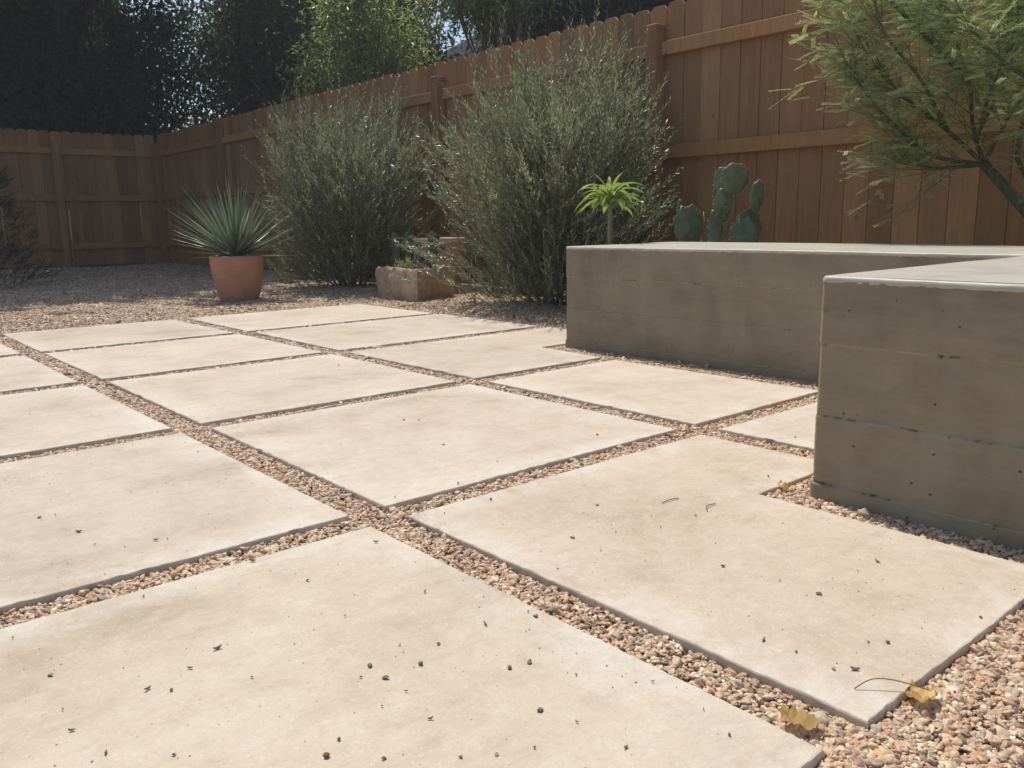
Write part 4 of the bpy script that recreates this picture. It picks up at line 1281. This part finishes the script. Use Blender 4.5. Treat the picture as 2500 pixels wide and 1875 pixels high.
# ------------------------------------------------------------------ gravel
def gravel():
    rnd = np.random.default_rng(17)
    P = []
    def scatter(u0, u1, v0, v1, dens, size, layers=1, zoff=0.0):
        n = int((u1 - u0) * (v1 - v0) * dens)
        u = rnd.uniform(u0, u1, n); v = rnd.uniform(v0, v1, n)
        s = size * np.exp(rnd.normal(0, .30, n))
        P.append(np.stack([u, v, ground_z(u, v) + rnd.uniform(-.4, .75, n) * s * .5 + zoff, s], 1))
    # joints and strips near the camera
    scatter(-1.2, 2.3, -1.02, 1.5, 42000, .0070)
    scatter(-1.0, 1.4, -1.9, -0.9, 46000, .0071)
    scatter(-1.2, 2.35, 1.5, 4.0, 20000, .0090)
    scatter(2.2, 3.75, 1.3, 4.0, 9000, .0100)
    scatter(-1.2, 3.72, 3.9, 5.6, 9000, .0105)
    scatter(-1.2, 3.72, 5.6, 8.5, 4500, .0120)
    scatter(-.8, 3.72, 8.5, 12.1, 1500, .016)
    A = np.concatenate(P)
    u, v, s = A[:, 0], A[:, 1], A[:, 3]
    # drop what lies under slabs or the bench or far outside the view
    keep = np.ones(len(A), bool)
    for poly in slabs:
        us = [p[0] for p in poly]; vv = [p[1] for p in poly]
        mrg = .0015
        if len(poly) == 4:
            keep &= ~((u > min(us) - mrg) & (u < max(us) + mrg) & (v > min(vv) - mrg) & (v < max(vv) + mrg))
        elif poly[0][0] < .5:
            keep &= ~((u > G - mrg) & (u < 1 - G + mrg) & (v > -.9663 - mrg) & (v < -H + mrg) & ~((u > .646 + mrg) & (v < -.425 - mrg)))
        else:
            keep &= ~((u > 1 + G - mrg) & (u < 2.2506 + mrg) & (v > Q + H - mrg) & (v < 2 * Q - H + mrg) & ~((u > 1.727 + mrg) & (v < 1.422 - mrg)))
    keep &= ~((u > W1U + .004) & (u < BK) & (v < W1V - .004))
    keep &= ~((u > W2U + .004) & (u < BK) & (v < W2V - .004))
    rel = A[:, :3] - np.array(CAM)
    z = rel @ np.array(fwd); x = rel @ np.array(right)
    keep &= (z > -.2) & (np.abs(x) < .72 * z + .9)
    A = A[keep]
    n = len(A)
    # shove pebbles off the wall faces a little
    pal = np.array([(0.46, 0.325, 0.225), (0.50, 0.385, 0.275), (0.42, 0.265, 0.18), (0.56, 0.46, 0.35), (0.33, 0.21, 0.15), (0.38, 0.335, 0.27), (0.62, 0.55, 0.45), (0.44, 0.235, 0.145), (0.22, 0.145, 0.115), (0.25, 0.235, 0.22), (0.50, 0.31, 0.13), (0.09, 0.08, 0.08)])
    pr = np.array([.25, .20, .16, .12, .09, .05, .04, .045, .02, .010, .012, .004]); pr /= pr.sum()
    col = pal[rnd.choice(len(pal), n, p=pr)] * np.exp(rnd.normal(0, .11, (n, 1))) * (1 + rnd.normal(0, .03, (n, 3)))
    col = col * np.array([1.12, 1.09, 1.01])
    col = np.concatenate([np.clip(col, 0, 1), np.ones((n, 1))], 1)
    big = rnd.random(n) < .025
    s = A[:, 3] * np.where(big, 1.4, 1.0)
    scl = np.stack([s * .5 * rnd.uniform(.95, 1.45, n), s * .5 * rnd.uniform(.75, 1.05, n), s * .5 * rnd.uniform(.42, .78, n)], 1)
    rot = np.stack([rnd.normal(0, .45, n), rnd.normal(0, .45, n), rnd.uniform(0, 6.28, n)], 1)
    me = bpy.data.meshes.new("gravel")
    me.vertices.add(n); me.vertices.foreach_set("co", A[:, :3].astype(np.float32).ravel())
    for nm, ty, dat, fld in (("col", 'FLOAT_COLOR', col, "color"), ("scl", 'FLOAT_VECTOR', scl, "vector"), ("rot", 'FLOAT_VECTOR', rot, "vector")):
        a = me.attributes.new(nm, ty, 'POINT'); a.data.foreach_set(fld, dat.astype(np.float32).ravel())
    a = me.attributes.new("pick", 'INT', 'POINT'); a.data.foreach_set("value", rnd.integers(0, 6, n).astype(np.int32))
    me.update()
    o = link("gravel", me, M["pebble"])
    tag(o, "loose tan and pink pea gravel filling the joints and beds", None, kind="stuff")
    ng = bpy.data.node_groups.new("gravel_nodes", 'GeometryNodeTree')
    ng.interface.new_socket("Geometry", in_out='INPUT', socket_type='NodeSocketGeometry')
    ng.interface.new_socket("Geometry", in_out='OUTPUT', socket_type='NodeSocketGeometry')
    nn = ng.nodes; lk = ng.links
    gi = nn.new("NodeGroupInput"); go = nn.new("NodeGroupOutput")
    jn = nn.new("GeometryNodeJoinGeometry")
    for k in range(6):
        ico = nn.new("GeometryNodeMeshIcoSphere"); ico.inputs["Radius"].default_value = 1.0; ico.inputs["Subdivisions"].default_value = 3
        sp = nn.new("GeometryNodeSetPosition")
        pos = nn.new("GeometryNodeInputPosition")
        add = nn.new("ShaderNodeVectorMath"); add.operation = 'ADD'; add.inputs[1].default_value = (k * 7.3, k * 3.1, k * 1.7)
        tx = nn.new("ShaderNodeTexNoise"); tx.inputs["Scale"].default_value = 0.85 if k < 3 else 1.25; tx.inputs["Detail"].default_value = 1.5
        sub = nn.new("ShaderNodeMath"); sub.operation = 'SUBTRACT'; sub.inputs[1].default_value = .5
        mul = nn.new("ShaderNodeMath"); mul.operation = 'MULTIPLY'; mul.inputs[1].default_value = 1.25 if k < 3 else 1.9
        vs2 = nn.new("ShaderNodeVectorMath"); vs2.operation = 'SCALE'
        lk.new(pos.outputs[0], add.inputs[0]); lk.new(add.outputs[0], tx.inputs["Vector"])
        lk.new(tx.outputs["Fac"] if "Fac" in tx.outputs else tx.outputs[0], sub.inputs[0]); lk.new(sub.outputs[0], mul.inputs[0])
        lk.new(pos.outputs[0], vs2.inputs[0]); lk.new(mul.outputs[0], vs2.inputs["Scale"])
        lk.new(ico.outputs["Mesh"], sp.inputs["Geometry"]); lk.new(vs2.outputs[0], sp.inputs["Offset"])
        sm = nn.new("GeometryNodeSetShadeSmooth"); lk.new(sp.outputs[0], sm.inputs["Geometry"])
        st = nn.new("GeometryNodeSetMaterial"); st.inputs["Material"].default_value = M["pebble"]; lk.new(sm.outputs[0], st.inputs["Geometry"])
        g2 = nn.new("GeometryNodeGeometryToInstance"); lk.new(st.outputs[0], g2.inputs[0])
        lk.new(g2.outputs[0], jn.inputs[0])
    m2p = nn.new("GeometryNodeMeshToPoints"); lk.new(gi.outputs[0], m2p.inputs["Mesh"])
    ip = nn.new("GeometryNodeInstanceOnPoints"); ip.inputs["Pick Instance"].default_value = True
    lk.new(m2p.outputs[0], ip.inputs["Points"]); lk.new(jn.outputs[0], ip.inputs["Instance"])
    for nm, ty, sk in (("scl", 'FLOAT_VECTOR', "Scale"), ("pick", 'INT', "Instance Index")):
        na = nn.new("GeometryNodeInputNamedAttribute"); na.data_type = ty; na.inputs["Name"].default_value = nm
        lk.new(na.outputs["Attribute"], ip.inputs[sk])
    na = nn.new("GeometryNodeInputNamedAttribute"); na.data_type = 'FLOAT_VECTOR'; na.inputs["Name"].default_value = "rot"
    e2r = nn.new("FunctionNodeEulerToRotation"); lk.new(na.outputs["Attribute"], e2r.inputs[0]); lk.new(e2r.outputs[0], ip.inputs["Rotation"])
    lk.new(ip.outputs[0], go.inputs[0])
    md = o.modifiers.new("gravel", 'NODES'); md.node_group = ng
    print("pebbles", n)
gravel()

# ------------------------------------------------------------------ single stones that stand out
def stone(name, loc, size, m_, label, seed):
    bm = bmesh.new(); bmesh.ops.create_icosphere(bm, subdivisions=3, radius=1.0)
    for v in bm.verts:
        k = 1 + .30 * mnoise.noise(v.co * .9 + Vector((seed * 3.3, 0, 0)))
        v.co = Vector((v.co.x * size[0], v.co.y * size[1], v.co.z * size[2])) * k
    for f in bm.faces: f.smooth = True
    me = bpy.data.meshes.new(name); bm.to_mesh(me); bm.free()
    o = link(name, me, m_, None, loc); o.rotation_euler = (random.uniform(-.3, .3), random.uniform(-.3, .3), random.uniform(0, 6))
    tag(o, label, "stone")
stone("stone", (-.470, .018, -.021), (.014, .012, .009), M["stone_white"], "white pebble against the slab edge in the joint at the left", 1)
stone("stone", (-.445, .012, -.022), (.012, .009, .007), M["stone_dark"], "dark grey pebble beside the white one in the left joint", 2)
stone("stone", (.695, -.56, -.012), (.015, .010, .008), M["stone_white"], "white stone at the foot of the nearer bench arm", 3)
stone("stone", (.030, -.978, -.020), (.014, .012, .009), M["stone_plum"], "plum-brown stone just off the near slab corner", 4)
stone("stone", (-.006, -.965, -.022), (.012, .009, .008), M["stone_dark"], "dark pebble by the yellow leaf in the nearest joint", 5)
stone("stone", (.070, -1.135, -.020), (.012, .010, .008), M["stone_dark"], "blackish pebble in the open gravel at the lower edge", 6)
stone("stone", (.105, -1.165, -.019), (.013, .010, .008), M["stone_white"], "cream pebble in the open gravel at the lower edge", 7)

# ------------------------------------------------------------------ fallen leaves, twigs, seed litter
def fallen_leaf(loc, L, W_, curl, m_, label, seed, rot):
    V = []; F = []; nx, ny = 24, 14
    rnd = random.Random(seed)
    for i in range(nx + 1):
        t = i / nx
        ww = W_ / 2 * math.sin(math.pi * (0.04 + .93 * t)) ** .7 * (1 + .10 * math.sin(9 * t + seed) + .05 * math.sin(23 * t + 2 * seed))
        for j in range(ny + 1):
            q = j / ny * 2 - 1
            x = (t - .5) * L; y = q * ww
            z = curl * (.35 * q * q * W_ * (1 if q > 0 else .4) + .55 * (t - .5) ** 2 * L) + .0075 * mnoise.noise(Vector((x * 90, y * 90, seed))) + .004 * mnoise.noise(Vector((x * 220, y * 220, seed + 4))) + .002 * math.sin(q * 4 + t * 7 + seed)
            V.append((x, y, z))
    for i in range(nx):
        for j in range(ny):
            a = i * (ny + 1) + j
            F.append((a, a + 1, a + ny + 2, a + ny + 1))
    me = bpy.data.meshes.new("fallen_leaf"); me.from_pydata(V, [], F); me.update()
    me.polygons.foreach_set("use_smooth", [True] * len(F))
    o = link("fallen_leaf", me, m_, None, loc); o.rotation_euler = rot
    tag(o, label, "leaf", "dry leaves fallen on the gravel")
fallen_leaf((-.018, -.915, .000), .044, .032, .9, M["dry_leaf"], "curled yellow leaf on the corner of the nearest slab joint", 1, (.5, -.3, 2.2))
fallen_leaf((.140, -.985, -.002), .050, .034, .8, M["dry_leaf"], "curled yellow leaf on open gravel off the near slab corner", 2, (-.5, .3, .5))
fallen_leaf((.735, -.432, -.006), .048, .036, .5, M["dry_leaf"], "yellow leaf in the pebble notch by the nearer bench arm", 3, (.2, .15, .9))
fallen_leaf((-.022, .108, -.012), .028, .018, .6, M["rust_leaf"], "small orange leaf in the joint crossing nearest the middle", 4, (.3, .1, .3))
fallen_leaf((.985, .022, -.014), .050, .028, .5, M["rust_leaf"], "rusty orange leaf at the joint crossing near the bench", 5, (.1, .2, 1.3))
fallen_leaf((.165, -1.085, -.014), .026, .018, .4, M["sprout_leaf"], "small pale green leaf scrap on the open gravel", 6, (.2, .2, 1.3))

def twig(pts, r, label):
    mb = MB(); q = [Vector(p) for p in pts]
    out = []
    for i in range(len(q) - 1):
        p0 = q[max(i - 1, 0)]; p1 = q[i]; p2 = q[i + 1]; p3 = q[min(i + 2, len(q) - 1)]
        for t in (0, .2, .4, .6, .8):
            out.append(.5 * ((2 * p1) + (p2 - p0) * t + (2 * p0 - 5 * p1 + 4 * p2 - p3) * t * t + (3 * p1 - p0 - 3 * p2 + p3) * t ** 3))
    out.append(q[-1])
    mb.tube(out, [r] * len(out), 6)
    o = mb.build("twig", M["twig"], None, True)
    tag(o, label, "twig")
twig([(.453, -.330, .0022), (.478, -.330, .003), (.499, -.334, .0022)], .0010, "short straight twig lying on the notched slab")
twig([(.480, -.419, .0022), (.497, -.405, .004), (.525, -.405, .0022)], .0010, "short bent twig lying on the notched slab")
twig([(.150, -.985, .004), (.128, -.955, .012), (.110, -.935, .012), (.092, -.923, .0015)], .0007, "hair-thin leaf stalk arching over the near slab corner")

PODS = [(-0.47, 0.438), (-0.498, 0.442), (-0.461, 0.302), (-0.35, 0.151), (-0.368, 0.159), (-0.457, 0.211), (-0.083, 0.717), (-0.3, 1.517), (-0.641, -0.088), (-0.626, -0.233), (-0.544, -0.351), (-0.523, -0.373), (-0.44, -0.309), (-0.437, -0.411), (-0.634, -0.33), (-0.637, -0.383), (-0.62, -0.453), (-0.566, -0.506), (-0.42, -0.6), (-0.312, -0.486), (-0.254, -0.466), (-0.213, -0.498), (-0.261, -0.526), (-0.313, -0.524), (-0.335, -0.503), (-0.311, -0.568), (-0.35, -0.576), (-0.339, -0.714), (-0.308, -0.736), (-0.131, -0.496), (-0.061, -0.508), (-0.062, -0.525), (-0.183, -0.61), (-0.155, -0.616), (-0.218, -0.706), (-0.203, -0.751), (-0.322, -0.635), (-0.247, -0.189), (-0.462, -0.073), (-0.279, -0.053), (-0.079, -0.121), (-0.133, -0.351), (-0.265, -0.34), (-0.487, -0.336), (-0.401, -0.662), (-0.27, -0.754), (-0.197, -0.819), (-0.096, -0.879), (-0.077, -0.83), (-0.074, -0.752), (-0.132, -0.678), (0.192, -0.342), (0.185, -0.418), (0.207, -0.498), (0.346, -0.415), (0.443, -0.42), (0.281, -0.599), (0.299, -0.692), (0.529, -0.552), (0.422, -0.754), (0.3, -0.758), (0.48, -0.757), (0.214, -0.878), (0.231, -0.896), (0.396, -0.948), (0.116, -0.883), (0.134, -0.901), (0.12, -0.829), (0.116, -0.783), (0.076, -0.426), (0.269, -0.375), (0.296, -0.266), (0.099, -0.082), (0.351, -0.25), (0.218, -0.079), (0.483, 0.643), (0.514, 0.613), (0.402, 0.338), (0.407, 0.129), (0.083, 0.069), (0.235, 0.054), (0.757, 0.14), (0.824, 1.631), (1.104, -0.228), (0.76, -0.372)]
def pods():
    kinds = []
    for k in range(6):
        bm = bmesh.new(); bmesh.ops.create_icosphere(bm, subdivisions=2, radius=1.0)
        sx, sy, sz = ((.0052, .0026, .0024), (.0036, .0032, .0028), (.0042, .0018, .0017), (.0048, .0030, .0022), (.0030, .0026, .0026), (.0058, .0020, .0019))[k]
        for v in bm.verts:
            q = 1 + .45 * mnoise.noise(v.co * 1.3 + Vector((k * 5.1, 0, 0)))
            if k in (0, 3) and v.co.z > .3 and abs(v.co.y) < .6: v.co.z -= .9          # split husk
            v.co = Vector((v.co.x * sx, v.co.y * sy, v.co.z * sz)) * q
            if k in (2, 5): v.co.z += 60 * v.co.x ** 2
        me = bpy.data.meshes.new("seed_pod"); bm.to_mesh(me); bm.free()
        me.materials.append(M["pod_green"] if k in (1, 5) else M["pod_pale"] if k == 3 else M["pod"])
        kinds.append(me)
    r_ = random.Random(8)
    for i, (u, v) in enumerate(PODS):
        o = link("seed_pod", kinds[r_.randrange(6)], None, None, (u, v, .0022))
        o.rotation_euler = (r_.uniform(-.3, .3), r_.uniform(-.3, .3), r_.uniform(0, 6.28))
        s = r_.choice((.42, .5, .62, .8, 1.0)) * (1.25 if u > .2 and v > 0 else 1); o.scale = (s, s, s)
        hue = {"olive_green_pod": "olive green", "bleached_pod": "bleached tan"}.get(o.data.materials[0].name, "dry brown")
        if u < 0: wh = "the nearest slab at the bottom" if v < 0 else ("the second slab up on the left" if v < .97 else "the third slab up on the left")
        elif v < 0: wh = "the notched slab" if u < 1 else "the small slab cut off by the bench"
        else: wh = "the middle slab" if v < .97 else "the slab behind the middle one"
        tag(o, "small %s seed pod lying on %s" % (hue, wh), "seed pod", "%s seed pods on %s" % (hue, wh))
    red = kinds[4].copy(); red.materials.clear(); red.materials.append(M["pod_red"])
    o = link("seed_pod", red, None, None, (-.445, -.618, .003)); o.scale = (1.25, 1.1, 1.1)
    tag(o, "reddish seed husk near the bottom edge of the nearest slab", "seed pod")
    # crumbs too small to count
    n = 700; rnd = np.random.default_rng(4)
    u = rnd.uniform(-.68, .95, n * 3); v = rnd.uniform(-.95, 1.9, n * 3)
    ok = np.zeros(n * 3, bool)
    for poly in slabs:
        us = [p[0] for p in poly]; vv = [p[1] for p in poly]
        ok |= (u > min(us) + .02) & (u < max(us) - .02) & (v > min(vv) + .02) & (v < max(vv) - .02)
    ok &= ~((u > .63) & (v < -.41))
    u, v = u[ok][:n], v[ok][:n]
    octa = np.array([(1, 0, 0), (-1, 0, 0), (0, 1, 0), (0, -1, 0), (0, 0, 1), (0, 0, -1)], float)
    tri = np.array([(0, 2, 4), (2, 1, 4), (1, 3, 4), (3, 0, 4), (2, 0, 5), (1, 2, 5), (3, 1, 5), (0, 3, 5)])
    s = rnd.uniform(.0004, .0012, (len(u), 1, 3)) * [1.6, 1, .8]
    V = octa[None] * s * (1 + rnd.uniform(-.3, .3, (len(u), 6, 1))) + np.stack([u, v, np.full(len(u), .0008)], 1)[:, None]
    F = (tri[None] + (np.arange(len(u)) * 6)[:, None, None]).reshape(-1, 3)
    o = link("litter", np_mesh("litter", V.reshape(-1, 3), F), M["pod"])
    tag(o, "fine dark crumbs of plant litter sprinkled over the slabs", None, kind="stuff")
pods()

# ------------------------------------------------------------------ grass tufts
def tuft(loc, n, h, m_, label, seed, spread=.35):
    rnd = random.Random(seed)
    V = []; F = []; va = []
    for k in range(n):
        a = rnd.uniform(0, 6.28); L = h * rnd.uniform(.6, 1.1); le = rnd.uniform(.05, spread)
        x0, y0 = rnd.uniform(-.008, .008), rnd.uniform(-.008, .008)
        sx, sy = -math.sin(a), math.cos(a)
        b = len(V); q = rnd.random()
        for i in range(6):
            t = i / 5
            w_ = .0022 * (1 - t) + .0002
            cx = x0 + math.cos(a) * L * le * t * t * 1.4; cy = y0 + math.sin(a) * L * le * t * t * 1.4; cz = L * t * (1 - .25 * le * t) - .01
            V += [(cx + sx * w_, cy + sy * w_, cz), (cx - sx * w_, cy - sy * w_, cz)]; va += [q, q]
        for i in range(5): F.append((b + 2 * i, b + 2 * i + 1, b + 2 * i + 3, b + 2 * i + 2))
    me = bpy.data.meshes.new("grass_tuft"); me.from_pydata(V, [], F); me.update()
    a = me.attributes.new("var", 'FLOAT', 'POINT'); a.data.foreach_set("value", va)
    o = link("grass_tuft", me, m_, None, (loc[0], loc[1], float(ground_z(loc[0], loc[1]))))
    tag(o, label, "grass")
tuft((1.60, 5.30), 9, .10, M["grass_blade"], "green grass tuft in gravel just left of the terracotta pot", 1, .6)
tuft((.82, 5.70), 6, .07, M["grass_blade"], "small grass tuft in gravel at the edge of the tree shade", 2)
tuft((2.42, 2.42), 14, .07, M["straw"], "dry straw tuft by the slab corner near the bench end", 3, .9)
tuft((.012, 3.83), 3, .07, M["grass_blade"], "single thin grass stalk at the far end of the joint", 4)
tuft((.03, 2.05), 3, .03, M["grass_blade"], "tiny grass sprout in the joint at the left", 5)
tuft((1.05, 3.80), 2, .06, M["straw"], "thin straw stalk at the far slab corner before the pot", 6)
tuft((2.62, 3.05), 16, .11, M["grass_blade"], "leafy seedling tuft in gravel beside the stone trough", 7, .8)

# ------------------------------------------------------------------ thin scattering volume, added to imitate veiling lens glare
VEIL = 0.0034
def veil():
    mb = MB(); mb.box(-47, 52, -47, 62, -1.1, 11.0)
    o = mb.build("veil", None)
    m_ = bpy.data.materials.new("glare_veil"); m_.use_nodes = True
    t = m_.node_tree; t.nodes.clear()
    out = t.nodes.new("ShaderNodeOutputMaterial"); pv = t.nodes.new("ShaderNodeVolumePrincipled")
    pv.inputs["Color"].default_value = (0.86, 0.92, 1.0, 1); pv.inputs["Density"].default_value = VEIL
    pv.inputs["Anisotropy"].default_value = 0.35
    t.links.new(pv.outputs[0], out.inputs["Volume"])
    o.data.materials.append(m_)
    tag(o, "thin pale haze added to imitate lens glare", None, kind="stuff")
if VEIL > 0: veil()
